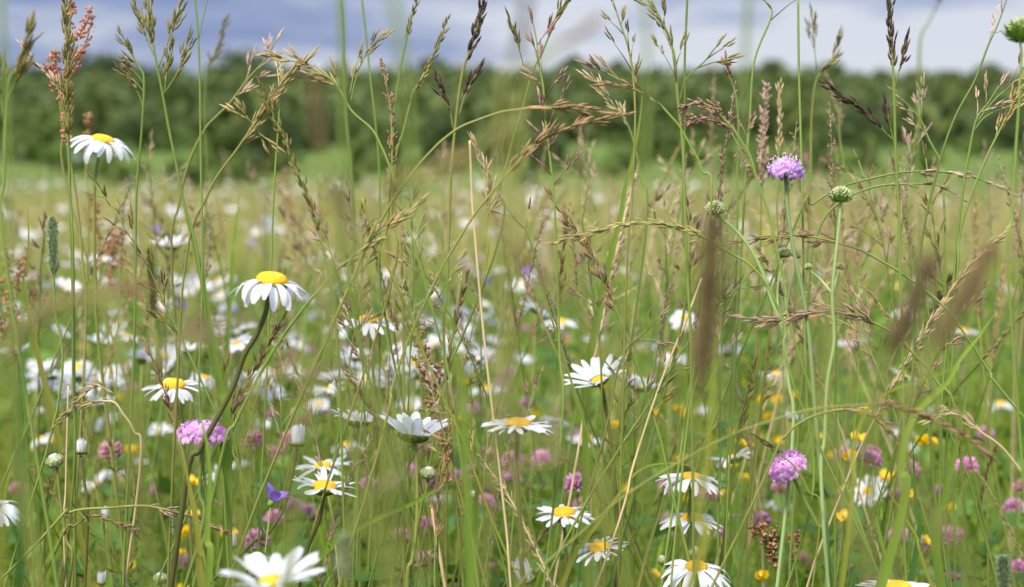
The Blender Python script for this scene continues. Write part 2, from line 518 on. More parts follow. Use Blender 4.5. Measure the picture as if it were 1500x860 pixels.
def forest():
    rng = np.random.default_rng(5)
    allv, trunk = [], MB()
    # trees stand in ranks up the hillside; the whole reads as one mass
    y, rank = 124.0, 0
    while y < 262:
        half = y * 0.335 * 1.3 + 8
        x = -half + rng.uniform(0, 3)
        hm = 2.8 if rank == 0 else (3.7 if rank < 3 else 4.4)
        while x < half:
            xx, yy = x + rng.uniform(-1.5, 1.5), y + rng.uniform(-3.5, 3.5)
            h = hm * (rng.uniform(0.82, 1.12) if rank < 9 else rng.uniform(0.93, 1.05)) * (1.0 - 0.22 * max(0, xx) / half * (y > 200))
            w = rng.uniform(4.6, 7.0)
            cs, rs = crown_lobes(rng, h, w, 0.08, 7)
            g = ground_z(xx, yy)
            cs = [(a + xx, b + yy, c + g) for a, b, c in cs]
            V, _ = leaf_cards(rng, cs, rs, 30, 0.5 + 0.0012 * y)
            allv.append(V)
            if rank < 2:
                trunk.tube([Vector((xx, yy, g - 0.2)), Vector((xx, yy, g + h * 0.6))], [0.12, 0.05], 5)
            x += 3.9 + 0.008 * y
        y += 8.5 + rank * 0.25
        rank += 1
    V = np.concatenate(allv)
    F = np.arange(len(V)).reshape(-1, 4)
    tv = np.array([tuple(v) for v in trunk.v]); tf = np.array([f for f in trunk.f if len(f) == 4]) + len(V)
    idx = np.concatenate([np.zeros(len(F)), np.ones(len(tf))])
    o = np_mesh('woods', np.concatenate([V, tv]), np.concatenate([F, tf]), None, idx, ['woods_green', 'bark'])
    tag(o, 'green woods covering the low ridge behind the meadow', 'woods', None, 'stuff')
forest()

def far_tree(name, px, y, h, w, mat, label, cat, base=0.15, n=10, size=0.5, group=None, trunk=True, seed=0):
    rng = np.random.default_rng(seed + 100)
    x = (px - 750) / 2240 * y
    g = ground_z(x, y)
    t = thing(name, label, cat, (x, y, g), group)
    cs, rs = crown_lobes(rng, h, w, base, n)
    V, F = leaf_cards(rng, cs, rs, 90, size)
    c = np_mesh('crown', V, F, mat); c.parent = t
    m = MB()
    top = Vector((0.1, 0, h * 0.7))
    m.tube(smooth([Vector((0, 0, -0.2)), Vector((0.05, 0.02, h * 0.3)), top], 3), [0.03 * h * (1 - 0.12 * i) for i in range(7)], 6)
    for k in range(5):
        a = rng.uniform(0, 6.28); z = h * rng.uniform(0.25, 0.55)
        m.tube([Vector((0.05, 0, z)), Vector((math.cos(a) * w * 0.3, math.sin(a) * w * 0.3, z + h * 0.22))], [0.012 * h, 0.004 * h], 5)
    m.build('trunk', 'bark', t)
    return t
TREES = [  # px, y, pixel row of the top, w, label
    (352, 246, 90, 13.0, 'rounded dark tree rising above the left part of the woods'),
    (150, 246, 94, 12.0, 'broad dark tree at the far left of the ridge'),
    (838, 246, 97, 9.0, 'rounded tree bulging above the middle of the ridge'),
    (900, 248, 101, 7.0, 'narrow tree just right of the rounded middle tree'),
    (1130, 246, 100, 8.0, 'tree on the ridge above the tall scabious'),
    (640, 246, 97, 9.0, 'tree on the ridge behind the dark purple grass head'),
    (1212, 246, 103, 7.0, 'small tree on the ridge right of the one above the scabious'),
    (1440, 246, 105, 9.0, 'tree at the far right end of the ridge')]
for i, (px, y, top, w, lab) in enumerate(TREES):
    h = (0.62 + (240 - top) / 2240 * y - ground_z((px - 750) / 2240 * y, y)) * 1.04
    far_tree('deciduous_tree', px, y, h, w, 'tree_green', lab, 'tree', size=.7, seed=i)
SHRUBS = [  # px, y, h, w, mat, label
    (392, 44, 1.9, 2.4, 'tree_green', 'large dark shrub in the pasture left of centre'),
    (330, 47, 1.5, 2.0, 'shrub_green', 'low green shrub beside the large dark shrub'),
    (560, 58, 1.7, 3.4, 'shrub_green', 'wide green shrub in the pasture right of the large dark shrub'),
    (650, 46, 1.8, 2.0, 'tree_green', 'dark shrub behind the tip of the tall dry straw'),
    (735, 50, 1.7, 2.4, 'shrub_green', 'green shrub in the pasture behind the drooping grass sprays'),
    (800, 47, 1.3, 1.9, 'tree_green', 'low dark shrub right of the drooping grass sprays'),
    (960, 66, 1.5, 4.5, 'shrub_green', 'low wide shrub left of the lilac scabious'),
    (1197, 50, 1.1, 1.5, 'tree_green', 'small dark shrub just right of the lilac scabious'),
    (1255, 92, 2.6, 7.0, 'tree_green', 'dark shrub at the foot of the woods above the seeding scabious'),
    (1352, 56, 1.7, 1.5, 'tree_green', 'dark shrub in the pasture at right of the seeding scabious'),
    (1475, 84, 2.3, 6.0, 'tree_green', 'dark shrub at the right end of the pasture'),
    (470, 82, 2.4, 5.0, 'tree_green', 'dark shrub far back behind the upright brown blurred head'),
    (60, 80, 2.4, 6.0, 'shrub_green', 'green shrub at the left end of the pasture'),
    (215, 84, 2.5, 6.0, 'tree_green', 'dark shrub right of the highest daisy')]
for i, (px, y, h, w, mt, lab) in enumerate(SHRUBS):
    h, w = h * .82, w * .8
    far_tree('pasture_shrub', px, y, h, w, mt, lab, 'shrub', base=0.12, n=10, size=0.10 + 0.05 * h, seed=40 + i)

def scrub():
    rng = np.random.default_rng(31)
    allv = []
    for k in range(260):
        y = rng.uniform(30, 124)
        x = rng.uniform(-1, 1) * (y * 0.37 + 4)
        if math.sin(x * 0.16 + 2 * math.sin(y * 0.05)) + math.sin(y * 0.13 + 1) < -0.3:
            continue
        h = rng.uniform(0.25, 0.65) * (0.6 + y / 110)
        w = h * rng.uniform(1.2, 2.6)
        cs, rs = crown_lobes(rng, h, w, 0.05, 5)
        g = ground_z(x, y)
        V, _ = leaf_cards(rng, [(a + x, b + y, c + g) for a, b, c in cs], rs, 26, 0.10 + 0.0012 * y)
        allv.append(V)
    V = np.concatenate(allv)
    tag(np_mesh('scrub', V, np.arange(len(V)).reshape(-1, 4), 'shrub_green'), 'low uneven green scrub spread over the far pasture', 'scrub', None, 'stuff')
scrub()

# ================================================================== countless grass (stuff)
def wedge(rng, n, d0, d1, margin=0.5, power=0.5, spread=0.36):
    """points on the ground in the view's wedge, d0..d1 m away"""
    u = rng.uniform(0, 1, n)
    a = 1.0 / power
    y = (d0 ** a + u * (d1 ** a - d0 ** a)) ** power
    x = rng.uniform(-1, 1, n) * (y * spread + margin)
    return x, y

def blades(name, rng, x, y, h, w, lean, mat, segs=4, curl=1.0, label=None, cat='grass', straight=0.25):
    n = len(x)
    gz = np.array([ground_z(a, b) for a, b in zip(x, y)])
    az = rng.uniform(0, 2 * np.pi, n)
    D = np.stack([np.cos(az), np.sin(az), np.zeros(n)], 1)
    fa = az + np.pi / 2 + rng.normal(0, 0.7, n)
    S = np.stack([np.cos(fa), np.sin(fa), np.zeros(n)], 1)
    root = np.stack([x, y, gz - 0.005], 1)
    rows = []
    for i in range(segs + 1):
        t = i / segs
        bend = lean * (straight * t + (1 - straight) * t ** (2 + 0.5 * curl))
        z = h * (t - 0.30 * np.minimum(lean / np.maximum(h, .01), 1.2) * t ** 3)
        c = root + D * bend[:, None]
        c[:, 2] += z
        prof = (0.75, 1.0, 0.9, 0.62, 0.30, 0.03)[int(round(t * 5))] if segs != 4 else (0.7, 1.0, 0.9, 0.6, 0.04)[i]
        ww = (w * prof * 0.5)[:, None]
        rows.append(np.stack([c - S * ww, c + S * ww], 1))
    V = np.stack(rows, 1)                      # n, segs+1, 2, 3
    base = (np.arange(n) * (segs + 1) * 2)[:, None]
    F = np.concatenate([base + np.array([[2 * i, 2 * i + 1, 2 * i + 3, 2 * i + 2]]) for i in range(segs)], 0)
    o = np_mesh(name, V.reshape(-1, 3), F, mat)
    tag(o, label, cat, None, 'stuff')
    return o

rng = np.random.default_rng(11)
def clearing(x, y, keep):
    return (y > 0.62) | (np.abs(x) > 0.36)
# short dense sward
n = 40000
x, y = wedge(rng, n, 0.55, 6.0, 0.6)
h = np.clip(rng.normal(0.25, 0.07, n), 0.08, 0.42) * np.where(y < 1.3, 0.88, 1.0)
blades('grass', rng, x, y, h, rng.uniform(0.0018, 0.0045, n), h * rng.uniform(0.15, 1.25, n), 'grass_filler', straight=0.4,
       label='dense green meadow grass growing between the flowers')
# tall thin culms and leaves among the flowers
n = 7200
x, y = wedge(rng, n, 0.95, 7.0, 0.7)
h = np.clip(rng.normal(0.42, 0.09, n), 0.2, 0.66)
blades('tall_grass', rng, x, y, h, rng.uniform(0.0012, 0.0038, n), h * rng.uniform(0.10, 0.95, n), 'grass_filler', 5, straight=0.45,
       label='tall thin grass leaves standing above the short sward')
# fine crisp leaves leaning every way
n = 7600
x, y = wedge(rng, n, 0.80, 2.8, 0.4)
h = np.clip(rng.normal(0.33, 0.08, n), 0.15, 0.55)
blades('fine_grass', rng, x, y, h, rng.uniform(0.0010, 0.0026, n), h * rng.uniform(0.3, 1.3, n), 'grass_filler', 5, 0.6, straight=0.6,
       label='fine grass leaves leaning every way between the front flowers')
# beyond
n = 26000
x, y = wedge(rng, n, 5.5, 14.5, 1.0, 0.6)
h = np.clip(rng.normal(0.34, 0.08, n), 0.12, 0.6)
blades('distant_grass', rng, x, y, h, rng.uniform(0.004, 0.010, n) * (1 + y / 30), h * rng.uniform(0.1, 0.6, n), 'grass_distant', 4,
       label='tan green distant grass covering the far meadow')
# ring to the sides and behind
n = 9000
x = rng.uniform(-4, 4, n); y = rng.uniform(-2.5, 3.0, n)
k = (np.abs(x) > y * 0.36 + 0.75) | (y < -0.3)
x, y = x[k], y[k]; n = len(x)
h = np.clip(rng.normal(0.27, 0.08, n), 0.08, 0.5)
blades('side_grass', rng, x, y, h, rng.uniform(0.002, 0.0055, n), h * rng.uniform(0.1, 0.6, n), 'grass_filler', 4,
       label='meadow grass beside and behind the viewpoint')

def herb_leaves():
    """small broad leaves low in the sward"""
    n = 17000
    x, y = wedge(rng, n, 0.6, 4.5, 0.6)
    z = rng.uniform(0.03, 0.31, n) * np.where(y < 1.1, 0.9, 1)
    c = np.stack([x, y, z], 1)
    az = rng.uniform(0, 6.283, n); el = rng.uniform(-0.5, 0.9, n)
    d = np.stack([np.cos(az) * np.cos(el), np.sin(az) * np.cos(el), np.sin(el)], 1)
    s = np.stack([-np.sin(az), np.cos(az), rng.normal(0, 0.3, n)], 1)
    nn = np.cross(d, s)
    ln = rng.uniform(0.014, 0.042, n)[:, None]; w = ln * rng.uniform(0.18, 0.4, n)[:, None]
    row = []
    for t, q in ((0, .15), (.3, .9), (.6, 1.0), (1.0, .06)):
        p = c + d * ln * t - nn * ln * (0.35 * t * t)
        row.append(np.stack([p - s * w * q + nn * w * .3, p, p + s * w * q + nn * w * .3], 1))
    V = np.stack(row, 1)
    b = (np.arange(n) * 12)[:, None]
    F = np.concatenate([b + np.array([[3 * i + k, 3 * i + k + 1, 3 * i + k + 4, 3 * i + k + 3]]) for i in range(3) for k in (0, 1)], 0)
    tag(np_mesh('undergrowth', V.reshape(-1, 3), F, 'undergrowth'), 'small broad herb leaves low among the grass', 'leaves', None, 'stuff')
herb_leaves()

def seeding_grass(name, n, d0, d1, mat, hmean, label, size=1.0, spikes=12, power=0.5, seed=3, hs=0.08):
    """countless thin culms with loose seed heads, as one mesh"""
    rng = np.random.default_rng(seed)
    x, y = wedge(rng, n, d0, d1, 0.6, power)
    gz = np.array([ground_z(a, b) for a, b in zip(x, y)])
    h = np.clip(rng.normal(hmean, hs, n), 0.2, 0.85)
    az = rng.uniform(0, 6.283, n); lean = h * rng.uniform(0.03, 0.35, n)
    D = np.stack([np.cos(az), np.sin(az), np.zeros(n)], 1)
    root = np.stack([x, y, gz], 1)
    def pos(t):
        p = root + D * (lean * t ** 2.2)[:, None]
        p[:, 2] += h * t
        return p
    grow = size * (1 + np.maximum(0, y - 4) * 0.05)
    V, F, off = [], [], 0
    w = (0.0007 * grow)[:, None]
    S = np.array([1.0, 0, 0])
    rows = [np.stack([pos(t) - S * w, pos(t) + S * w], 1) for t in (0, 0.35, 0.7, 1.0)]
    A = np.stack(rows, 1).reshape(-1, 3)
    b = (np.arange(n) * 8)[:, None]
    V.append(A); F.append(np.concatenate([b + np.array([[2 * i, 2 * i + 1, 2 * i + 3, 2 * i + 2]]) for i in range(3)], 0)); off = len(A)
    for k in range(spikes):
        t = 0.70 + 0.30 * (k + rng.uniform(0, 1, n)) / spikes
        p = pos(t)
        a2 = rng.uniform(0, 6.283, n)
        o = np.stack([np.cos(a2), np.sin(a2), rng.uniform(0.6, 2.2, n)], 1)
        o /= np.linalg.norm(o, axis=1)[:, None]
        sp = (1 - (t - .7) / .3 * .75) * rng.uniform(0.0, 0.03, n)
        p = p + o * sp[:, None]
        ln = (rng.uniform(0.006, 0.011, n) * grow)[:, None]; r = (rng.uniform(0.0009, 0.0015, n) * grow)[:, None]
        u = np.cross(o, np.array([0.3, 1, 0.1])); u /= np.linalg.norm(u, axis=1)[:, None]
        v = np.cross(o, u)
        m = p + o * ln * 0.4
        Q = np.stack([p, m + u * r, m + v * r, m - u * r, m - v * r, p + o * ln], 1).reshape(-1, 3)
        b = off + (np.arange(n) * 6)[:, None]
        F.append(np.concatenate([b + np.array([[0, i, 5, 1 + i % 4]]) for i in (1, 2, 3, 4)], 0))
        V.append(Q); off += len(Q)
    o = np_mesh(name, np.concatenate(V), np.concatenate(F), mat)
    tag(o, label, 'grass', None, 'stuff')
seeding_grass('seeding_grass', 650, 1.6, 9, 'head_tan', 0.50, 'thin golden seeding grass behind the front flowers', 1.0, 12, 0.6, 3)
seeding_grass('reddish_grass', 420, 1.7, 9, 'head_pink', 0.50, 'thin reddish seeding grass scattered behind the front flowers', 1.0, 12, 0.6, 4)
seeding_grass('distant_hay', 2100, 4.5, 14, 'hay', 0.42, 'tan haze of distant seeding grass over the far meadow', 1.5, 7, 0.62, 6, 0.06)
# ================================================================== flower builders (world coordinates, parts under a root Empty)
def frame(ax):
    ax = ax.normalized()
    ref = Vector((0, -1, 0.01))
    u = (ref - ax * ref.dot(ax))
    u = u.normalized() if u.length > 0.05 else ax.orthogonal().normalized()
    return ax, u, ax.cross(u)

STYLES = {   # start and end elevation of a petal (degrees above the disc's plane), jitter
    'flat': (8, -18, 9), 'droop': (6, -72, 16), 'semi': (8, -42, 14), 'up': (38, 10, 12), 'cup': (44, 10, 13), 'bud': (84, 92, 4), 'fan': (36, 14, 13), 'lotus': (54, 20, 12), 'wild': (20, -15, 24)}
def petals(mb, c, ax, Rr, dr, n, style, rng, wide=1.0, skip=0.0):
    ax, u, w = frame(ax)
    e0, e1, jt = STYLES[style]
    ph = rng.uniform(0, 6.28)
    for k in range(n):
        if rng.random() < skip:
            continue
        a = ph + 2 * math.pi * k / n + rng.gauss(0, 0.07)
        rad = u * math.cos(a) + w * math.sin(a)
        tan = ax.cross(rad)
        tan = (tan + ax * rng.gauss(0, 0.22)).normalized()
        ln = (Rr - dr * 0.75) * rng.uniform(0.86, 1.06)
        a0 = R(e0 + rng.gauss(0, jt * 0.5)); a1 = R(e1 + rng.gauss(0, jt))
        side = rng.gauss(0, 0.10)
        p = c + rad * (dr * 0.75) + ax * (-0.0006 + 0.0012 * (k % 2))
        pts = [p]
        S = 6
        for i in range(S):
            t = (i + 0.5) / S
            e = a0 + (a1 - a0) * t
            q = (rad * math.cos(e) + ax * math.sin(e) + tan * side * t).normalized()
            p = p + q * (ln / S)
            pts.append(p)
        hw = wide * rng.uniform(0.0019, 0.0027) * (Rr / 0.0235)
        mb.ribbon(pts, [hw * z for z in (0.5, 0.78, 0.95, 1.0, 0.95, 0.78, 0.34)], tan, fold=rng.uniform(-0.05, 0.28))

def disc(mb, c, ax, dr, rng, dome=0.5):
    pr = [(dr * 0.97, -0.001)]
    for i in range(1, 9):
        t = i / 8
        pr.append((dr * math.cos(t * 1.50) ** 0.8 if t < 1 else dr * 0.03, dr * dome * (math.sin(t * 1.5708) - 0.10 * max(0, t - 0.6))))
    mb.lathe(c, ax, pr, 26, 0.035, rng)

def calyx(mb, c, ax, dr, sr, rng):
    mb.lathe(c, ax, [(sr, -dr * 0.62), (dr * 0.5, -dr * 0.55), (dr * 0.92, -dr * 0.34), (dr * 1.05, -dr * 0.12), (dr * 0.98, 0.0002)], 18)
    ax, u, w = frame(ax)
    for k in range(22):
        a = 2 * math.pi * k / 22 + (k % 2) * 0.1
        rad = u * math.cos(a) + w * math.sin(a)
        low = (k % 2) * 0.2
        pts = [c + rad * (dr * (0.55 - low)) - ax * dr * (0.54), c + rad * (dr * (0.98 - low)) - ax * dr * (0.30 + low * .6), c + rad * (dr * (1.10 - low)) - ax * dr * (0.08 + low)]
        mb.ribbon(pts, [dr * .10, dr * .13, dr * .03], ax.cross(rad), 0.1)

def strap_leaf(mb, base, out, ln, hw, rng, up=0.9, curl=1.6):
    """a small toothed strap leaf that leaves a stem"""
    out = out.normalized()
    side = Vector((0, 0, 1)).cross(out).normalized()
    pts, p = [base], base
    S = 7
    for i in range(S):
        t = (i + 0.5) / S
        e = up - curl * t
        p = p + (out * math.cos(e) + Vector((0, 0, 1)) * math.sin(e)) * (ln / S)
        pts.append(p)
    q = [0.3, 0.55, 0.85, 0.70, 1.05, 0.85, 0.8, 0.05]
    mb.ribbon(pts, [hw * z * rng.uniform(0.85, 1.1) for z in q], side, 0.25)

def stem_leaves(root, org, line, rng, n=2, ln=(0.02, 0.045), mat='leaf_dark'):
    S = lengths(line)
    for k in range(n):
        s = S[-1] * rng.uniform(0.25, 0.8)
        p, t = at_len(line, S, s)
        o = Vector((rng.gauss(0, 1), rng.gauss(0, 1), 0.1))
        mb = MB(); strap_leaf(mb, p, o, rng.uniform(*ln), rng.uniform(0.002, 0.0042), rng, rng.uniform(0.5, 1.1))
        mb.build('leaf', mat, root, org)

def root_of(line):
    b = line[-1]
    return Vector((b.x, b.y, max(0, ground_z(b.x, b.y))))

SCREEN = []          # (object, px, py, depth) for the labels of look-alikes
def daisy(px, py, d, wpx, axis, style, stem, label, dpx=None, n=20, stemcol='stem_green', seed=0, srad=0.0011, leaves=2, dome=0.5, skip=0.0, wide=1.0, group='oxeye daisies in the front of the meadow'):
    rng = random.Random(seed * 7 + int(px))
    c = P(px, py, d)
    k = d / 2240
    Rr = wpx * k / 2
    dr = (dpx * k / 2) if dpx else Rr * 0.36
    ax = cam_axis(*axis)
    line = to_root(stem, d)
    line[0] = c - ax * dr * 0.5
    base = root_of(line)
    o = thing('oxeye_daisy', label, 'daisy', base, group)
    m = MB(); m.tube(line, [srad * (0.95 + 0.25 * i / len(line)) for i in range(len(line))], 7); m.build('stem', stemcol, o, base)
    stem_leaves(o, base, line, rng, leaves)
    m = MB(); calyx(m, c, ax, dr, srad, rng); m.build('calyx', 'calyx_green', o, base)
    arc = Rr
    if style in ('droop', 'semi'):
        arc = dr * 0.75 + (Rr - dr * 0.75) * (1.30 if style == 'droop' else 1.10)
    if style in ('up', 'cup', 'lotus'):
        arc = dr * 0.75 + (Rr - dr * 0.75) * (1.34 if style == 'lotus' else 1.18)
    m = MB(); petals(m, c, ax, arc, dr * (1.15 if style in ('up', 'cup', 'fan', 'lotus') else 1), n + 2, style, rng, wide, skip); m.build('petals', 'petal_white', o, base)
    m = MB(); disc(m, c, ax, dr * (.7 if style in ('up', 'cup', 'fan', 'lotus') else 1), rng, dome); m.build('flower_disc', 'disc_yellow', o, base)
    SCREEN.append((o, px, py, d))
    return o

def bud(px, py, d, wpx, stem, label, kind='closed', axis=(0, 1, 0.1), seed=0, stemcol='stem_green'):
    rng = random.Random(seed + int(px) * 3)
    c = P(px, py, d); k = d / 2240; r = wpx * k / 2
    ax = cam_axis(*axis)
    line = to_root(stem, d)
    line[0] = c - ax * r * 0.7
    base = root_of(line)
    o = thing('daisy_bud', label, 'flower bud', base, 'daisy buds among the grass')
    m = MB(); m.tube(line, 0.0010, 6); m.build('stem', stemcol, o, base)
    m = MB()
    if kind == 'closed':
        m.lathe(c, ax, [(r * .25, -r * .75), (r * .7, -r * .62), (r * 1.0, -r * .2), (r * 1.0, r * .15), (r * .75, r * .5), (r * .35, r * .68), (r * .04, r * .72)], 18, 0.03, rng)
        a_, u, w = frame(ax)
        for row in range(3):
            for q in range(12):
                a = 6.283 * (q + 0.5 * (row % 2)) / 12
                rad = u * math.cos(a) + w * math.sin(a)
                z0 = -0.7 + row * 0.38
                f = lambda z: math.sqrt(max(0.02, 1.06 - (z * 1.15) ** 2)) * 1.04
                m.ribbon([c + rad * r * f(z0) + a_ * r * z0, c + rad * r * f(z0 + .3) + a_ * r * (z0 + .3), c + rad * r * f(z0 + .62) * 1.02 + a_ * r * (z0 + .62)], [r * .2, r * .22, r * .04], a_.cross(rad), 0.1)
        m.build('calyx', 'bud_green', o, base)
        m = MB(); m.lathe(c, ax, [(r * .62, r * .55), (r * .4, r * .78), (r * .03, r * .82)], 14, 0.08, rng); m.build('petal_tips', 'petal_white', o, base)
    else:
        calyx(m, c, ax, r * 0.85, 0.001, rng); m.build('calyx', 'calyx_green', o, base)
        m = MB()
        petals(m, c, ax, r * 2.5, r * 0.85, 18, 'bud', rng, 0.85 * 0.0235 / 0.03)
        petals(m, c, ax, r * 2.2, r * 0.5, 9, 'bud', rng, 0.8 * 0.0235 / 0.03)
        m.build('petals', 'petal_white', o, base)
    SCREEN.append((o, px, py, d))
    return o

def fib(n, up=1.0, low=-0.2):
    g = math.pi * (3 - math.sqrt(5))
    for i in range(n):
        z = up - (up - low) * (i + 0.5) / n
        r = math.sqrt(max(0, 1 - z * z))
        yield Vector((r * math.cos(g * i), r * math.sin(g * i), z)), i / n

def scabious(px, py, d, wpx, axis, stem, label, mat='scabious_lilac', flat=0.75, stems=True, seed=0, stemcol='stem_pale'):
    rng = random.Random(seed + int(px))
    c = P(px, py, d); r = wpx * d / 2240 / 2
    ax, u, w = frame(cam_axis(*axis))
    line = to_root(stem, d); line[0] = c - ax * r * 0.35
    base = root_of(line)
    o = thing('field_scabious', label, 'scabious', base, 'pale lilac scabious flowers')
    m = MB(); m.tube(line, [0.0012 + 0.0003 * i / len(line) for i in range(len(line))], 7)
    hairy(m, line, rng); m.build('stem', stemcol, o, base)
    fl, st = MB(), MB()
    W_ = lambda q: u * q.x + w * q.y + ax * (q.z * flat)
    for q, t in fib(135, 1.0, -0.30):
        dv = W_(q).normalized()
        p0 = c + W_(q) * r * 0.45
        ln = r * (0.20 + 0.32 * rng.random() + 0.22 * t)
        p1 = p0 + dv * ln
        fl.tube([p0, p1], [r * 0.035, r * 0.075], 5)
        big = 0.13 + 0.20 * t + 0.10 * rng.random()
        a0 = rng.uniform(0, 6.28)
        e1 = anyperp(dv, rng); e2 = dv.cross(e1)
        for j in range(4):
            a = a0 + j * 1.571
            od = e1 * math.cos(a) + e2 * math.sin(a)
            sc = r * big * rng.uniform(0.75, 1.2) * (1 + 0.5 * t * max(0, od.dot((dv - ax * dv.dot(ax)))))
            pts = [p1, p1 + od * sc * .55 + dv * sc * .35, p1 + od * sc * 1.05 + dv * sc * .25]
            fl.ribbon(pts, [sc * .2, sc * .42, sc * .2], dv.cross(od), 0.15)
    for q, t in fib(60 if stems else 14, 1.0, -0.05):
        dv = (W_(q) + Vector((rng.gauss(0, .12), rng.gauss(0, .12), rng.gauss(0, .12)))).normalized()
        p0 = c + W_(q) * r * 0.65
        p1 = p0 + dv * r * rng.uniform(0.5, 0.82)
        st.tube([p0, p1], [r * .016, r * .014], 4)
        st.spindle(p1 - dv * r * .04, anyperp(dv, rng), r * .15, r * .042, 4)
    fl.build('florets', mat, o, base)
    st.build('stamens', 'stamen_white', o, base)
    br = MB()
    br.lathe(c, ax, [(r * .08, -r * .38), (r * .36, -r * .30), (r * .5, -r * .1), (r * .42, r * .1)], 14)
    for k in range(11):
        a = 6.283 * k / 11
        rad = u * math.cos(a) + w * math.sin(a)
        z = rng.uniform(-.05, .1)
        br.ribbon([c + rad * r * .2 - ax * r * .32, c + rad * r * .55 - ax * r * .24, c + rad * r * .85 + ax * r * (z - .2)], [r * .1, r * .13, r * .02], ax.cross(rad), .2)
    br.build('bracts', 'bract_green', o, base)
    SCREEN.append((o, px, py, d))
    return o

def hairy(m, line, rng, n=70, ln=0.0028):
    S = lengths(line)
    for _ in range(n):
        p, t = at_len(line, S, S[-1] * rng.uniform(0, 0.45))
        q = anyperp(t, rng)
        m.spindle(p, q, ln * rng.uniform(.6, 1.1), 0.00013, 3, ((0, 1), (1, .2)))

def seed_ball(o, base, c, axis, r, rng, spread, n1, n2):
    ax, u, w = frame(cam_axis(*axis))
    s = MB()
    W_ = lambda q: u * q.x + w * q.y + ax * (q.z * .8)
    for q, t in fib(80, 1.0, -.35):
        dv = W_(q)
        s.spindle(c + dv * r * .45, dv.normalized(), r * .55 * rng.uniform(.9, 1.1), r * .13, 5, ((0, .5), (.5, 1), (.85, .8), (1, .2)))
    s.build(n1, 'bud_green', o, base)
    b = MB()
    b.lathe(c, ax, [(r * .1, -r * .55), (r * .5, -r * .42), (r * .7, -r * .1), (r * .55, r * .1)], 14)
    for row in (0, 1):
        for k in range(10):
            a = 6.283 * (k + .5 * row) / 10
            rad = u * math.cos(a) + w * math.sin(a)
            b.ribbon([c + rad * r * .3 - ax * r * .5, c + rad * r * .8 - ax * r * (.4 - .2 * row), c + rad * r * (1.12 - .1 * row) * spread + ax * r * (-.05 + .3 * row)], [r * .14, r * .17, r * .02], ax.cross(rad), .2)
    b.build(n2, 'bract_green', o, base)

def seeding_scabious(px, py, d, wpx, axis, stem, label, seed=0, spread=1.0, side=(), sr=.0010, sm='stem_pale'):
    rng = random.Random(seed + int(px))
    c = P(px, py, d); r = wpx * d / 2240 / 2
    line = to_root(stem, d); line[0] = c - cam_axis(*axis) * r * 0.5
    base = root_of(line)
    o = thing('seeding_scabious', label, 'seed head', base, 'scabious heads gone to seed')
    m = MB(); m.tube(line, [sr * (1 + .3 * i / len(line)) for i in range(len(line))], 7); hairy(m, line, rng, 50); m.build('stem', sm, o, base)
    seed_ball(o, base, c, axis, r, rng, spread, 'seed_cluster', 'bracts')
    for sx, sy, sw, sax, spix in side:
        l2 = smooth([P(x, y, d + .01) for x, y in spix[:-1]] + [P(spix[-1][0], spix[-1][1], d)], 5)
        c2 = P(sx, sy, d + .01); r2 = sw * d / 2240 / 2
        m = MB(); m.tube(l2, .0007, 6); m.build('side_stem', 'stem_pale', o, base)
        seed_ball(o, base, c2, sax, r2, rng, .9, 'side_bud', 'bud_bracts')
    SCREEN.append((o, px, py, d))
    return o

def clover_head(m, c, ax, r, rng, n=70):
    ax, u, w = frame(ax)
    for q, t in fib(n, 1.0, -.65):
        dv = (u * q.x + w * q.y + ax * (q.z * .85))
        d2 = (dv + ax * 0.55).normalized()
        p = c + dv * r * .30
        ln = r * rng.uniform(.66, .84)
        m.spindle(p, (d2 + Vector((rng.gauss(0, .1), rng.gauss(0, .1), rng.gauss(0, .1)))).normalized(), ln, r * .12, 4, ((0, .35), (.4, .6), (.75, 1.0), (1, .25)))

def trefoil(mb, p, rng, s=0.014):
    a0 = rng.uniform(0, 6.28); tilt = rng.uniform(-.2, .5)
    for j in range(3):
        a = a0 + j * 2.094
        o = Vector((math.cos(a), math.sin(a), tilt))
        sd = Vector((-math.sin(a), math.cos(a), 0))
        mb.ribbon([p, p + o * s * .3, p + o * s * .65, p + o * s * .95, p + o * s * 1.05], [s * .1, s * .36, s * .46, s * .3, s * .04], sd, .2)

def local_line(h, bend, az, n=6):
    d = Vector((math.cos(az), math.sin(az), 0))
    return [d * (bend * (i / n) ** 2) + Vector((0, 0, h * i / n)) for i in range(n, -1, -1)]   # tip first

def proto_clover(seed, mat):
    rng = random.Random(seed)
    o = thing('clover_flower', 'x', 'clover', (0, 0, 0), 'pink clover heads low in the meadow')
    ln = local_line(0.25, rng.uniform(.01, .05), rng.uniform(0, 6.28))
    m = MB(); m.tube(ln, 0.0009, 5); m.build('stem', 'stem_green', o)
    m = MB(); clover_head(m, ln[0] + Vector((0, 0, .005)), Vector((rng.gauss(0, .2), rng.gauss(0, .2), 1)).normalized(), 0.0112, rng); m.build('florets', mat, o)
    for k in range(3):
        m = MB(); trefoil(m, ln[0] * rng.uniform(.45, .93) + Vector((rng.gauss(0, .012), rng.gauss(0, .012), -.008)), rng); m.build('leaf', 'leaf_dark', o)
    return o

def buttercup_head(m, c, ax, r, rng, open_=35):
    ax, u, w = frame(ax)
    for k in range(5):
        a = 6.283 * k / 5 + rng.gauss(0, .05)
        rad = u * math.cos(a) + w * math.sin(a)
        p, pts = c, [c]
        for i in range(5):
            e = R(open_ - 10 + 12 * i + rng.gauss(0, 4))
            p = p + (rad * math.cos(e) + ax * math.sin(e)) * r * .24
            pts.append(p)
        m.ribbon(pts, [r * q for q in (.1, .36, .54, .58, .46, .16)], ax.cross(rad), .35)

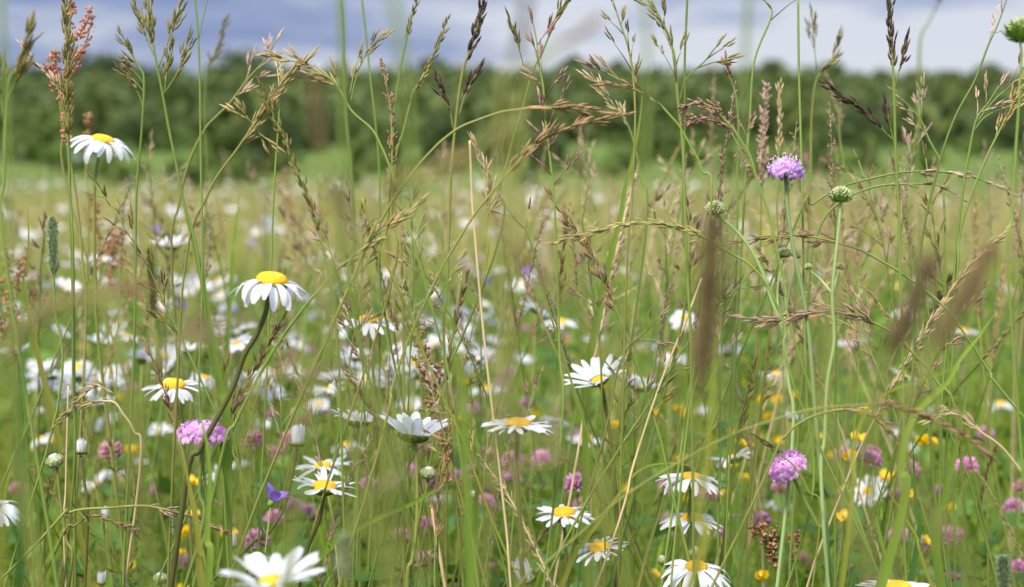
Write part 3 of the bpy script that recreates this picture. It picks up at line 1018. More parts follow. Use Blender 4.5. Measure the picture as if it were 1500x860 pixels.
def proto_buttercup(seed):
    rng = random.Random(seed)
    o = thing('buttercup', 'x', 'buttercup', (0, 0, 0), 'yellow buttercups dotted through the meadow')
    ln = local_line(0.3, rng.uniform(.01, .06), rng.uniform(0, 6.28))
    m = MB(); m.tube(ln, 0.0007, 5)
    if seed % 2:
        b = ln[2]; t = b + Vector((rng.gauss(0, .02), rng.gauss(0, .02), .035)); m.tube([b, b.lerp(t, .5) + Vector((.003, 0, 0)), t], .0005, 4)
    m.build('stem', 'stem_green', o)
    ax = Vector((rng.gauss(0, .35), rng.gauss(-.2, .35), 1)).normalized()
    m = MB(); buttercup_head(m, ln[0], ax, 0.0115, rng, rng.choice((20, 35, 45))); 
    m.build('petals', 'buttercup_yellow', o)
    if seed % 2:
        m = MB(); buttercup_head(m, t, Vector((rng.gauss(0, .3), -.2, 1)).normalized(), 0.009, rng, 40); m.build('petals', 'buttercup_yellow', o)
    m = MB()
    for q, t_ in fib(22, 1, .3):
        m.spindle(ln[0], (ax * 1.2 + q).normalized(), .0045, .0004, 4)
    m.build('stamens', 'disc_yellow', o)
    return o

def proto_bell(seed):
    rng = random.Random(seed)
    o = thing('bellflower', 'x', 'bellflower', (0, 0, 0), 'violet bellflowers among the daisies')
    ln = local_line(0.33, .03, rng.uniform(0, 6.28))
    m = MB(); m.tube(ln, 0.0007, 5); m.build('stem', 'stem_green', o)
    c = ln[0]; ax, u, w = frame(Vector((rng.gauss(0, .3), -.45, 1)))
    m = MB()
    for k in range(5):
        a = 6.283 * k / 5
        rad = u * math.cos(a) + w * math.sin(a)
        pts = [c, c + rad * .004 + ax * .004, c + rad * .006 + ax * .008, c + rad * .010 + ax * .011, c + rad * .016 + ax * .012]
        m.ribbon(pts, [.0014, .003, .0040, .0030, .0003], ax.cross(rad), .15)
    m.build('petals', 'bell_violet', o)
    m = MB()
    m.lathe(c, ax, [(.0008, -.004), (.0025, -.002), (.0028, .002)], 8); m.build('calyx', 'bract_green', o)
    return o

# ------------------------------------------------------------------ grasses
def spikelet(mb, p, d, ln, r, rng, k=3):
    """a grass spikelet: a few overlapping pointed florets"""
    s = anyperp(d, rng)
    for j in range(k):
        f = j / k
        q = p + d * (ln * f * .62) + s * (r * .5 * (1 if j % 2 else -1))
        dd = (d + s * (.10 * (1 if j % 2 else -1))).normalized()
        mb.spindle(q, dd, ln * .58, r * .72 * (1 - .25 * f), 5)

HEADS = {  # n per cm of head, branch length, angle, spikelet length, radius, florets, spikelets per branch
    'open': (1.3, (.006, .026), 34, (.009, .013), .00095, 3, (1, 2)),
    'loose': (1.1, (.016, .05), 42, (.007, .011), .0009, 3, (1, 3)),
    'close': (2.3, (.001, .008), 15, (.009, .013), .00095, 3, (1, 2)),
    'dense': (4.2, (.0005, .003), 12, (.007, .010), .0009, 2, (1, 1)),
    'fine': (3.6, (.002, .008), 24, (.0032, .0048), .0007, 2, (2, 3)),
    'mist': (3.0, (.012, .045), 50, (.0025, .0036), .0006, 1, (3, 6))}
def seed_head(line, S, hl, style, rng, wind=None, fade=True, density=1.0, size=1.0):
    """-> (branches MB, list of (spikelet MB))"""
    npc, bl, ang, sl, sr, fl, per = HEADS[style]
    n = max(3, int(hl * 100 * npc * density))
    br, sp = MB(), []
    side0 = rng.uniform(0, 6.28)
    for i in range(n):
        t = (i + rng.uniform(.1, .9)) / n
        p, ax = at_len(line, S, hl * t)
        if i == 0:
            p, ax = at_len(line, S, 0.0)
        u = ax.orthogonal().normalized()
        u = Quaternion(ax, side0 + i * 2.4 + rng.uniform(-.5, .5)) @ u
        a = R(ang * rng.uniform(.5, 1.4)) if i else 0.05
        dv = (ax * math.cos(a) + u * math.sin(a))
        if wind is not None:
            dv = (dv + wind * .45)
        dv.normalize()
        L_ = rng.uniform(*bl) * (0.35 + 0.75 * t if fade else 1) * size
        if i == 0: L_ = 0.001
        q = p + dv * L_
        mid = p.lerp(q, .5) + ax * L_ * .06
        br.tube([p, mid, q], [.00035 * size, .0003 * size, .00022 * size], 4)
        ns = rng.randint(*per)
        for k in range(ns):
            f = 1 - k * .34 * rng.uniform(.7, 1.1)
            if k and L_ < .003: break
            o = p.lerp(q, max(.1, f))
            d2 = dv if k == 0 else (dv + anyperp(dv, rng) * .45).normalized()
            m = MB(); spikelet(m, o, d2, rng.uniform(*sl) * size, sr * size * rng.uniform(.8, 1.15), rng, fl)
            sp.append(m)
    return br, sp

def merge(mbs):
    m = MB()
    for x in mbs:
        b = len(m.v); m.v += x.v; m.f += [tuple(b + i for i in f) for f in x.f]
    return m

def grass(pix, d, hl, style, label, mat='head_olive', stem='stem_green', r=0.0008, wind=None, split=False, seed=0, density=1.0, size=1.0, name='grass_stalk', cat='grass stalk', extra=(), leaf=0, group='grass stalks standing in the front of the meadow', rtip=0.45):
    """a traced grass stalk: pix from the tip down; hl = length of the seed head in px"""
    rng = random.Random(seed * 13 + int(pix[0][0]) * 7 + int(pix[0][1]))
    line = to_root(pix, d)
    base = root_of(line)
    o = thing(name, label, cat, base, group)
    S = lengths(line)
    dd = d if not isinstance(d, (list, tuple)) else d[0]
    m = MB()
    m.tube(line, [r * (rtip + (1 - rtip) * min(1, 3.0 * i / len(line))) for i in range(len(line))], 6)
    for (epix, ehl) in extra:          # side branches of the same stalk
        el = smooth([P(x, y, dd) for x, y in epix], 5)
        m.tube(el, r * .5, 5)
    m.build('stem', stem, o, base)
    if hl:
        if style == 'foxtail':
            h = foxtail(line, S, hl * dd / 2240, rng, size)
            h.build('seed_head', mat, o, base)
        else:
            br, sp = seed_head(line, S, hl * dd / 2240, style, rng, wind, True, density, size)
            lists = [(br, sp)]
            for (epix, ehl) in extra:
                el = smooth([P(x, y, dd) for x, y in epix], 5)
                lists.append(seed_head(el, lengths(el), ehl * dd / 2240, style, rng, wind, True, density, size))
            if split:
                hd = merge([b for b, _ in lists]).build('seed_head', mat, o, base)
                for _, sps in lists:
                    for q in sps:
                        q.build('spikelet', mat, hd, base)
            else:
                merge([b for b, _ in lists] + [q for _, sps in lists for q in sps]).build('seed_head', mat, o, base)
    for k in range(leaf):
        p, t = at_len(line, S, S[-1] * rng.uniform(.4, .8))
        m = MB(); grass_leaf(m, p, Vector((rng.gauss(0, 1), rng.gauss(0, 1), 0)), rng.uniform(.05, .11), rng.uniform(.0012, .002), rng); m.build('leaf', 'leaf_bright', o, base)
    SCREEN.append((o, pix[0][0], pix[0][1], dd))
    return o

def grass_leaf(mb, p, out, ln, hw, rng):
    out = out.normalized(); side = Vector((0, 0, 1)).cross(out).normalized()
    pts, q = [p], p
    for i in range(7):
        e = 1.25 - 1.7 * (i / 7) * rng.uniform(.7, 1.1)
        q = q + (out * math.cos(e) + Vector((0, 0, 1)) * math.sin(e)) * ln / 7
        pts.append(q)
    mb.ribbon(pts, [hw * z for z in (.6, .9, 1, 1, .9, .7, .4, .03)], side, .3)

def foxtail(line, S, hl, rng, rad=0.0035):
    m = MB()
    n = int(hl / 0.0011)
    for i in range(n):
        t = (i + .5) / n
        env = rad * min(1.0, 0.35 + 6 * t, 0.3 + 5.5 * (1 - t)) * rng.uniform(.72, 1.2)
        for k in range(9):
            p, ax = at_len(line, S, hl * t)
            u = Quaternion(ax, k * .698 + i * .35 + rng.uniform(-.2, .2)) @ ax.orthogonal().normalized()
            dv = (u + ax * .9).normalized()
            m.spindle(p + u * env * .3, dv, env * rng.uniform(.7, 1.5), .00042, 4, ((0, .5), (.5, 1), (1, .25)))
    return m

def timothy(pix, d, hl, wpx, label, mat='head_green', stem='stem_green', r=0.0008, name='timothy_stalk', cat='timothy grass', group='timothy grass with cylinder heads'):
    return grass(pix, d, hl, 'foxtail', label, mat, stem, r, size=wpx / 2 * (d if not isinstance(d, (list, tuple)) else d[0]) / 2240, name=name, cat=cat, group=group)

def sorrel(pix, d, hl, label, mat='sorrel_red', wpx=26, stem='stem_olive', seed=0, density=1.0, branches=5):
    rng = random.Random(seed + int(pix[0][0]))
    line = to_root(pix, d); S = lengths(line); base = root_of(line)
    o = thing('sorrel_stalk', label, 'sorrel', base, 'reddish sorrel stalks in seed')
    H = hl * d / 2240; wd = wpx * d / 2240 / 2
    st, sd = MB(), MB()
    st.tube(line, [.0009] * len(line), 6)
    ls = [(line, S, H)]
    for k in range(branches):
        p, ax = at_len(line, S, H * (.35 + .6 * k / branches))
        u = anyperp(ax, rng)
        q = p + (ax * .88 + u * .45).normalized() * H * rng.uniform(.25, .42)
        l2 = smooth([q, p.lerp(q, .55) + u * wd * .5, p], 4)
        st.tube(l2, .0005, 4)
        ls.append((l2, lengths(l2), (q - p).length * .9))
    for l_, s_, h_ in ls:
        n = int(h_ / .0034 * density)
        for i in range(n):
            p, ax = at_len(l_, s_, h_ * (i + .5) / n)
            for k in range(rng.randint(6, 10)):
                u = anyperp(ax, rng)
                c = p + u * rng.uniform(.0008, .0046) + ax * rng.uniform(-.002, .002)
                s = rng.uniform(.0007, .0021)
                f1 = anyperp(u, rng); f2 = u.cross(f1)
                b = len(sd.v)
                for a in range(6):
                    sd.v.append(c + (f1 * math.cos(a * 1.047) + f2 * math.sin(a * 1.047) * .8) * s + u * s * .7 * (a % 2))
                sd.v.append(c + u * s * .5); sd.v.append(c - u * s * .5)
                for a in range(6):
                    sd.f.append((b + a, b + (a + 1) % 6, b + 6)); sd.f.append((b + (a + 1) % 6, b + a, b + 7))
    st.build('stem', stem, o, base); sd.build('seeds', mat, o, base)
    SCREEN.append((o, pix[0][0], pix[0][1], d))
    return o

def broad_leaf(pix, d, wpx, label, mat='leaf_bright', face=0.35, seed=0, taper=True, group='broad grass leaves in the front of the meadow'):
    """a broad grass leaf traced from the tip down to the root"""
    rng = random.Random(seed + int(pix[0][0]))
    ds = d if isinstance(d, (list, tuple)) else [d, d]
    line = to_root(pix, d)
    base = root_of(line)
    hw = wpx / 2 * ds[0] / 2240
    n = len(line)
    S = lengths(line); T = S[-1]
    ws = []
    for s in S:
        t = s / T
        ws.append(hw * min(1, .04 + (t / .26) ** .75) * (1 if t < .38 else 1 - .7 * (t - .38) / .62))
    sides = []
    for i in range(n):
        t = (line[min(i + 1, n - 1)] - line[max(i - 1, 0)]).normalized()
        v = (CAM - line[i]).normalized()
        s0 = t.cross(v).normalized()
        sides.append((s0 + v * face * math.sin(2.0 * i / n + seed)).normalized())
    m = MB(); m.ribbon(line, ws, sides, .22)
    o = m.build('broad_grass_leaf', mat, None, base)
    o.location = base
    tag(o, label, 'grass leaf', group)
    SCREEN.append((o, pix[0][0], pix[0][1], ds[0]))
    return o

def straw(pix, d, r, label, mat='straw'):
    line = to_root(pix, d); base = root_of(line)
    m = MB(); m.tube(line, r, 7)
    o = m.build('dry_straw', mat, None, base); o.location = base
    tag(o, label, 'straw', 'dry straw culms')
    SCREEN.append((o, pix[0][0], pix[0][1], d if not isinstance(d, (list, tuple)) else d[0]))
    return o
# ================================================================== the flowers one can tell apart
A0 = (0.03, 1, 0.12)
daisy(398, 413, .91, 112, (0.12, 1, 0.16), 'droop', [(393, 425), (390, 455), (376, 490), (357, 522), (342, 565), (318, 612), (292, 660), (270, 720)],
      'large daisy with drooping petals and orange dome on a thick bent brown stem', 48, 22, 'stem_brown', 1, .0016, 0, .62, 0.05)
daisy(151, 206, 1.12, 92, (0.28, 1, 0.22), 'droop', [(148, 215), (140, 255), (138, 320), (140, 420), (146, 520)],
      'highest daisy, drooping petals, standing among reddish sorrel against the far pasture', 34, 22, 'stem_olive', 2, .0011, 0, .5)
daisy(252, 360, 1.4, 60, (0.0, 1, 0.22), 'up', [(253, 372), (246, 420), (240, 480)],
      'small white daisy with upswept petals seen from the side beside the broad bent leaf', None, 20, 'stem_olive', 3)
daisy(539, 470, 1.15, 98, (0.05, 1, 0.15), 'semi', [(541, 480), (546, 540), (549, 620), (548, 700)],
      'daisy with untidy hanging petals behind a blurred brown grass arch', 30, 17, 'stem_green', 4, .0013, 0, .55, .1)
daisy(254, 566, 1.1, 92, (0.03, 1, 0.22), 'semi', [(256, 575), (262, 610), (264, 660)],
      'daisy with yellow dome just above the pink scabious', 37, 20, 'stem_olive', 5, .0012, 1, .6)
daisy(876, 556, 1.08, 108, (-0.34, 0.88, 0.34), 'fan', [(882, 566), (888, 600), (896, 655), (901, 720), (905, 790), (902, 860)],
      'daisy tilted back showing its green calyx, white petals raised like a fan', 30, 19, 'stem_brown', 6, .0015, 0, .3)
daisy(759, 622, .92, 112, (0.05, 1, 0.13), 'flat', [(758, 640), (757, 690), (760, 740), (764, 800), (768, 860)],
      'wide flat daisy with a fly on its yellow disc on a straight brown stem', 40, 20, 'stem_brown', 7, .0014, 0, .5)
daisy(524, 616, 1.15, 76, (0.1, 1, 0.0), 'cup', [(526, 622), (527, 670), (525, 730)],
      'white cup shaped daisy with dark calyx left of the larger cup shaped one', 34, 19, 'stem_green', 8, .0011, 1)
daisy(606, 636, .98, 108, (0.12, 1, -0.02), 'lotus', [(609, 648), (611, 700), (611, 760), (604, 820), (596, 870)],
      'large white cup shaped daisy behind a drooping brown leaf tip', 44, 15, 'stem_olive', 9, .0013, 2, .4, 0, 1.15)
daisy(473, 683, 1.16, 90, (0.0, 1, 0.22), 'wild', [(474, 695), (476, 760)],
      'upper of two overlapping ragged daisies left of the straight green bud stem', 26, 16, 'stem_olive', 10, .0011, 0, .5, .12)
daisy(475, 714, 1.02, 104, (0.06, 1, 0.16), 'wild', [(474, 725), (468, 760), (450, 805), (440, 850)],
      'lower of two overlapping ragged daisies, its stem leaning left', 38, 18, 'stem_brown', 11, .0013, 1, .5, .08)
daisy(398, 852, .72, 160, (0.0, 1, 0.22), 'fan', [(399, 864), (402, 905)],
      'big daisy cut by the bottom edge left of the middle', 50, 17, 'stem_olive', 12, .0013, 0)
daisy(-18, 742, .95, 104, (0.2, 1, 0.25), 'semi', [(-22, 752), (-20, 820)],
      'daisy half cut off by the left edge of the picture', None, 20, 'stem_olive', 13)
daisy(826, 753, 1.06, 92, (-0.04, 1, 0.18), 'flat', [(826, 762), (829, 810), (833, 870)],
      'daisy with narrow petals directly above the left tilted one', 36, 22, 'stem_brown', 14, .0012, 0, .55)
daisy(877, 803, 1.07, 92, (-0.26, 1, 0.22), 'flat', [(876, 815), (880, 850), (884, 880)],
      'daisy tilted to the left behind the stem of the fan shaped daisy', 34, 20, 'stem_olive', 15, .0012, 1)
daisy(1012, 700, 1.05, 100, (0.02, 1, 0.12), 'semi', [(1012, 712), (1009, 770), (1006, 850)],
      'upper daisy of the stack of three right of the blurred green leaf', 32, 21, 'stem_green', 16, .0013, 0)
daisy(1013, 760, 1.06, 96, (0.02, 1, 0.12), 'semi', [(1014, 772), (1000, 820), (996, 870)],
      'middle daisy of the stack of three right of the blurred green leaf', 34, 21, 'stem_olive', 17, .0012, 0)
daisy(1074, 671, 1.22, 82, (-0.22, 1, -0.12), 'wild', [(1073, 682), (1070, 740)],
      'soft white daisy with petals raised to the right, above the stack of three', 28, 16, 'stem_green', 18, .0011, 1, .4, .1)
daisy(1020, 832, .98, 106, (0.03, 1, 0.2), 'droop', [(1020, 845), (1016, 890)],
      'lowest daisy of the stack of three, petals hanging under its yellow dome', 34, 20, 'stem_green', 19, .0012, 0, .6, .05)
daisy(1316, 864, .9, 122, (0.02, 1, 0.15), 'flat', [(1316, 876), (1316, 910)],
      'daisy cut by the bottom edge at the right, petals spread wide', 42, 20, 'stem_green', 20, .0012, 0, .6)
MID = [(1143, 738, 1.7, 46, 'semi'), (858, 643, 1.7, 58, 'flat'), (936, 566, 1.45, 72, 'up'), (822, 472, 1.9, 54, 'semi'), (1136, 547, 2.1, 45, 'semi'),
       (1247, 507, 1.9, 50, 'up'), (1412, 485, 1.9, 52, 'flat'), (1466, 592, 2.1, 44, 'semi'), (640, 736, 1.8, 46, 'up'), (1492, 741, 1.6, 52, 'flat'),
       (1250, 655, 2.0, 36, 'up'), (712, 571, 1.8, 60, 'flat'), (508, 652, 1.7, 50, 'semi')]
MIDL = ['small white daisy under the lower lilac scabious', 'small daisy right of the wide daisy with the fly', 'soft white daisy half hidden by a broad leaf behind the fan shaped daisy',
        'blurred daisy with orange dome above the fan shaped daisy', 'blurred daisy with yellow dome at the foot of the seeding scabious stems', 'blurred white daisy without a visible dome right of the long brown blurred stalk',
        'blurred daisy partly behind the leaning blurred brown grass head', 'blurred daisy with yellow dome at the far right', 'small white daisy behind the broad leaf with the pointed tip',
        'daisy cut by the right edge', 'narrow blurred white daisy under the arching brown grass heads', 'blurred daisy behind the dry straw above the wide daisy with the fly', 'blurred daisy behind the white bud']
for i, ((x, y, d_, w_, st), lb) in enumerate(zip(MID, MIDL)):
    daisy(x, y, d_, w_, (random.Random(i).gauss(0, .1), 1, .05 if st == 'up' else .15), st, [(x, y + 10), (x + 2, y + 50)], lb, None, 18, 'stem_olive', 60 + i, .001, 0)

bud(436, 648, 1.05, 27, [(435, 655), (428, 700), (413, 752), (385, 790), (350, 815)], 'half open white bud on a long curved brown stem', 'half', (0.05, 1, 0), 1, 'stem_brown')
bud(770, 848, 1.0, 33, [(772, 860), (778, 900)], 'half open white bud beside the foot of the dry straw', 'half', (-0.35, 1, 0.1), 2)
bud(118, 661, 1.05, 19, [(119, 668), (124, 710), (128, 780)], 'small white tipped bud at left', 'half', (0.05, 1, 0), 3, 'stem_brown')
bud(80, 675, 1.0, 25, [(84, 684), (88, 730), (97, 790), (102, 850)], 'brownish closed bud at left on a leafy stem', 'closed', (-.3, 1, .2), 4, 'stem_olive')
bud(155, 757, 1.1, 15, [(156, 765), (160, 810)], 'tiny white bud low at left', 'half', (-.1, 1, 0), 5)
bud(340, 799, 1.1, 17, [(340, 806), (342, 850)], 'tiny white bud left of the big bottom daisy', 'half', (0, 1, 0), 6)
bud(148, 853, 1.05, 16, [(148, 860), (149, 900)], 'tiny white bud at the bottom left', 'half', (.1, 1, 0), 7)
bud(628, 693, .98, 23, [(627, 704), (622, 730), (613, 765)], 'round closed green bud above the broad pointed leaf', 'closed', (.15, 1, .15), 8)
bud(1018, 809, 1.05, 20, [(1018, 818), (1018, 860)], 'round closed green bud just above the lowest daisy', 'closed', (0, 1, .1), 9)
bud(376, 826, .95, 40, [(377, 842), (380, 880)], 'wide green bud opening behind the big bottom daisy', 'closed', (0, 1, .4), 10)
bud(235, 847, 1.0, 20, [(236, 856), (238, 890)], 'flat green bud at the bottom left', 'closed', (0, 1, .2), 11)
bud(970, 820, 1.1, 15, [(971, 828), (974, 870)], 'small pale bud left of the lowest daisy', 'closed', (-.3, 1, .1), 12)
bud(693, 725, 1.3, 14, [(693, 732), (694, 780)], 'small pale bud behind the tip of the broad leaf', 'closed', (0, 1, .2), 13)

scabious(1151, 250, .95, 42, (0.05, 1, 0.02), [(1152, 272), (1154, 310), (1164, 375), (1178, 440), (1186, 500), (1193, 590), (1204, 720), (1212, 830)],
         'lilac scabious head seen from the side on a tall hairy stem', 'scabious_lilac', .8, True, 1)
scabious(298, 634, .95, 62, (0.05, 1, 0.10), [(296, 655), (292, 720), (290, 800)], 'flat pink scabious below the daisy with the yellow dome', 'scabious_pink', .30, False, 2, 'stem_green')
scabious(1152, 684, .95, 48, (-0.62, .72, .25), [(1164, 702), (1178, 732), (1198, 770), (1214, 815)], 'lower ragged lilac pink scabious crossed by a brown grass tip', 'scabious_pink', .34, False, 3, 'stem_green')
grass([(1116, 645), (1130, 655), (1146, 668), (1164, 684), (1184, 720), (1200, 780)], .93, 46, 'dense', 'short dark brown grass tip lying across the lower scabious', 'head_dark', 'stem_olive', size=.9, r=.0006)
seeding_scabious(1495, 46, .85, 46, (0.25, 1, -0.3), [(1497, 62), (1494, 130), (1488, 220), (1482, 320), (1478, 420)], 'big green scabious seed head cut by the right edge at the top', 7, 1.15, (), .0007, 'stem_green')
seeding_scabious(1047, 307, .96, 31, (-.15, 1, .15), [(1054, 318), (1078, 338), (1100, 366), (1118, 402), (1130, 440), (1146, 485), (1155, 560), (1160, 660)], 'round green scabious seed head behind the dark blurred grass head', 1, .7, [(1148, 372, 22, (-.1, 1, .05), [(1148, 380), (1141, 410), (1139, 440), (1146, 485)]), (1166, 374, 15, (.3, 1, .05), [(1166, 380), (1160, 410), (1152, 450), (1147, 487)])])
seeding_scabious(1232, 287, .94, 33, (.02, 1, -.15), [(1232, 297), (1228, 340), (1222, 395), (1219, 440), (1222, 500), (1212, 560), (1208, 640), (1204, 730)], 'green scabious seed head with pointed bracts on a thick pale stem', 2, 1.15, [(1184, 391, 12, (-.3, 1, 0), [(1186, 396), (1204, 412), (1219, 430)]), (1230, 391, 14, (.3, 1, .05), [(1229, 397), (1224, 412), (1220, 430)])])

def fly():
    c = P(745, 611.5, .918)
    o = thing('hover_fly', 'tiny dark fly sitting on the yellow disc of the wide flat daisy', 'fly', c)
    m = MB()
    m.spindle(Vector((-.0018, 0, .0006)), Vector((1, 0, .12)).normalized(), .0040, .00065, 8, ((0, .2), (.2, .8), (.45, 1), (.55, .6), (.7, .95), (.8, .35), (.84, .8), (.95, .8), (1, .2)))
    for sx in (-.3, .3, .9):
        for sy in (-1, 1):
            m.tube([Vector((sx * .001, sy * .0004, .0006)), Vector((sx * .0018, sy * .0012, .0008)), Vector((sx * .002, sy * .0016, -.0006))], .00009, 4)
    m.build('body', 'fly_body', o)
    for sy in (-1, 1):
        m = MB(); m.ribbon([Vector((.0006, sy * .0004, .0011)), Vector((-.0008, sy * .0011, .0015)), Vector((-.0024, sy * .0015, .0014))], [.0002, .0006, .0002], Vector((.3, sy, 0)), 0)
        m.build('wing', 'fly_wing', o)
fly()

# ================================================================== traced grasses
g = grass
g([(93, -12), (96, 25), (98, 75), (98, 130), (101, 210), (103, 300), (106, 420), (107, 560), (108, 700)], 1.0, 240, 'close', 'tall straight stalk with olive spikelets in front of red sorrel', 'head_olive', split=True, size=1.3)
sorrel([(104, -8), (102, 40), (100, 110), (96, 190), (112, 290), (122, 400), (125, 500)], 1.12, 215, 'tall salmon red sorrel against the sky at left', wpx=30, seed=1, density=.75, branches=3)
sorrel([(80, 70), (84, 110), (92, 190), (104, 300)], 1.2, 70, 'small salmon sorrel tip left of the tall one', wpx=14, seed=2, density=.6, branches=2)
g([(40, 50), (34, 72), (24, 100), (14, 118), (8, 170), (6, 260), (10, 400)], .82, 95, 'close', 'dark grass spike at the upper left edge', 'head_olive', 'stem_green', size=1.3, extra=[([(28, 108), (14, 140), (8, 165)], 26), ([(2, 112), (2, 140), (4, 170)], 45)])
g([(40, 76), (52, 92), (75, 115), (90, 142), (99, 200), (103, 290), (108, 420)], 1.0, 95, 'close', 'spray of brownish spikelets leaning left across the sorrel', 'head_pink', size=1.0)
g([(216, -10), (222, 40), (227, 80), (237, 132), (248, 192), (258, 240), (269, 295), (286, 355), (299, 440), (310, 530), (322, 620)], .95, 100, 'close', 'heavy olive grass head at the top left on a bright green stem', 'head_olive', split=True, size=1.2, r=.0009,
  extra=[([(201, 18), (214, 55), (228, 85)], 52), ([(262, 14), (250, 50), (232, 100)], 55), ([(274, 68), (264, 100), (240, 138)], 60), ([(249, 75), (244, 110), (240, 140)], 55)])
g([(181, 58), (192, 78), (203, 98), (211, 118), (207, 200), (200, 280), (198, 400), (196, 520)], 1.0, 55, 'close', 'thin stalk with a small bent tip left of the heavy olive head', 'head_olive', size=1.1, extra=[([(188, 112), (200, 122), (211, 135)], 22), ([(190, 100), (203, 112), (211, 124)], 18), ([(197, 128), (204, 140), (210, 160)], 14)])
g([(285, -10), (290, 50), (293, 130), (294, 230), (296, 330), (296, 460), (294, 620)], .95, 0, 'open', 'smooth tall stem left of the gold arching spray', stem='stem_green', r=.0007, rtip=.9, extra=[([(306, -10), (298, 25), (291, 58)], 0)])
g([(329, 36), (322, 62), (312, 88), (303, 104), (300, 180), (302, 300)], 1.4, 70, 'dense', 'single drooping soft olive spike against the sky', 'head_olive', size=1.5)
g([(403, 62), (390, 85), (374, 104), (360, 120), (338, 150), (318, 170), (300, 190), (278, 235), (262, 300), (252, 400)], 1.12, 120, 'open', 'long slanting stalk with pinkish spikelets rising to the right', 'head_pink', 'stem_olive', size=1.3, r=.0011)
g([(447, 90), (430, 108), (410, 130), (392, 155), (367, 190), (345, 222), (317, 260), (300, 295), (283, 330), (270, 400), (262, 520)], .95, 165, 'close', 'gold spray arching up to the right with long close spikelets', 'head_gold', 'stem_olive', split=True, size=1.25, extra=[([(352, 168), (362, 174), (374, 183)], 25), ([(392, 205), (380, 195), (372, 185)], 25)])
g([(387, 138), (394, 158), (405, 182), (418, 205), (430, 240), (447, 280), (460, 315), (470, 350), (480, 400), (490, 460), (497, 540), (500, 640)], .93, 225, 'dense', 'twisted olive brown spike hanging to the left above the bent stem daisy', 'head_olive', 'stem_green', split=False, size=1.25)
g([(400, 83), (424, 88), (448, 95), (470, 108), (490, 120), (505, 145), (517, 165), (545, 190), (560, 218), (573, 250), (590, 300), (610, 370), (640, 480), (665, 600)], .95, 130, 'close', 'golden head arching to the left at the woods edge', 'head_gold', 'stem_green', split=True, size=1.2, extra=[([(462, 113), (480, 120), (500, 128)], 36), ([(555, 60), (535, 80), (520, 120), (514, 150)], 55), ([(524, 88), (518, 110), (512, 140)], 40)])
g([(411, 100), (410, 135), (408, 180), (403, 250), (400, 310), (397, 400), (392, 520)], 1.0, 70, 'open', 'thin straight stalk with a starry tan head above the bent stem daisy', 'head_tan', 'stem_green', size=1.1, r=.0007)
g([(499, -10), (503, 40), (505, 120), (509, 190), (516, 270), (520, 360), (522, 480)], .80, 0, 'open', 'thick bright green stem cut by the top edge', stem='stem_green', r=.0009, rtip=1)
g([(529, -10), (536, 50), (542, 110), (550, 180), (556, 260), (556, 380), (556, 520)], 1.15, 0, 'open', 'green stem right of the thick one cut by the top edge', stem='stem_green', r=.0008, rtip=1)
g([(611, -8), (608, 10), (601, 32), (595, 60), (589, 88), (582, 130), (577, 170), (574, 240), (568, 330), (560, 440)], 1.0, 75, 'dense', 'curved green stalk with a narrow olive tip', 'head_olive', 'stem_green', size=1.0)
g([(652, 36), (644, 60), (634, 82), (624, 104), (610, 130), (601, 152), (590, 195), (580, 230), (574, 320), (570, 430)], 1.0, 135, 'dense', 'olive spike leaning right above the narrow purple head', 'head_olive', 'stem_olive', size=1.1)
g([(707, 10), (702, 30), (694, 54), (688, 75), (679, 100), (672, 140), (667, 185), (661, 250), (658, 330), (655, 420), (652, 540)], .95, 95, 'dense', 'dark purple brown upright spike against the sky', 'head_dark', 'stem_olive', size=1.5, r=.001, extra=[([(698, 108), (690, 122), (681, 140), (672, 170)], 45), ([(645, 126), (650, 142), (659, 162), (664, 190)], 45)])
g([(559, 92), (564, 115), (569, 140), (573, 165), (574, 200), (575, 250), (580, 330), (590, 430)], 1.0, 155, 'fine', 'narrow purple upright head left of the olive spike', 'head_purple', 'stem_olive', size=1.2)
g([(782, 38), (786, 60), (790, 95), (796, 130), (799, 175), (805, 225), (812, 296), (816, 400), (820, 520), (822, 640)], .95, 250, 'open', 'upright stalk with open red purple spikelets in the middle', 'head_purple', 'stem_green', split=True, size=1.15, density=1.1)
g([(832, -6), (822, 16), (812, 36), (802, 58), (792, 82), (780, 105), (768, 150), (756, 188), (742, 240), (731, 282), (722, 380)], 1.0, 70, 'close', 'slender stalk with olive tip leaning right at the top middle', 'head_olive', 'stem_green', size=1.1, extra=[([(750, 40), (757, 60), (768, 100)], 40)])
g([(868, 163), (850, 161), (830, 159), (805, 157), (787, 158), (765, 160), (735, 164), (700, 176), (673, 187), (650, 204), (633, 220), (600, 258), (560, 320), (520, 400)], .90, 110, 'close', 'upper of two drooping brown sprays pointing right', 'head_brown', 'stem_olive', split=True, size=1.2, density=.9, wind=Vector((.4, 0, .05)))
g([(905, 171), (880, 176), (855, 181), (833, 188), (805, 200), (783, 212), (760, 236), (740, 258), (716, 288), (700, 307), (682, 335), (646, 395), (622, 446), (594, 508), (573, 574), (560, 640)], .9, 215, 'close', 'lower of two drooping brown sprays, long and dark stemmed', 'head_brown', 'stem_olive', split=True, size=1.2, density=.75, wind=Vector((.3, 0, .12)), r=.0008)
g([(868, 98), (884, 105), (900, 113), (915, 122), (930, 131), (948, 142), (967, 154), (982, 170), (995, 185), (1012, 215), (1028, 250), (1040, 330)], .95, 125, 'open', 'spray drooping left with separate brown spikelets at the woods edge', 'head_brown', 'stem_green', split=True, size=1.2)
g([(870, 121), (882, 132), (893, 148), (908, 166), (920, 184), (930, 215), (938, 260), (945, 350)], 1.05, 90, 'close', 'pale gold spray below the separate brown spikelets', 'head_tan', 'stem_green', size=1.2)
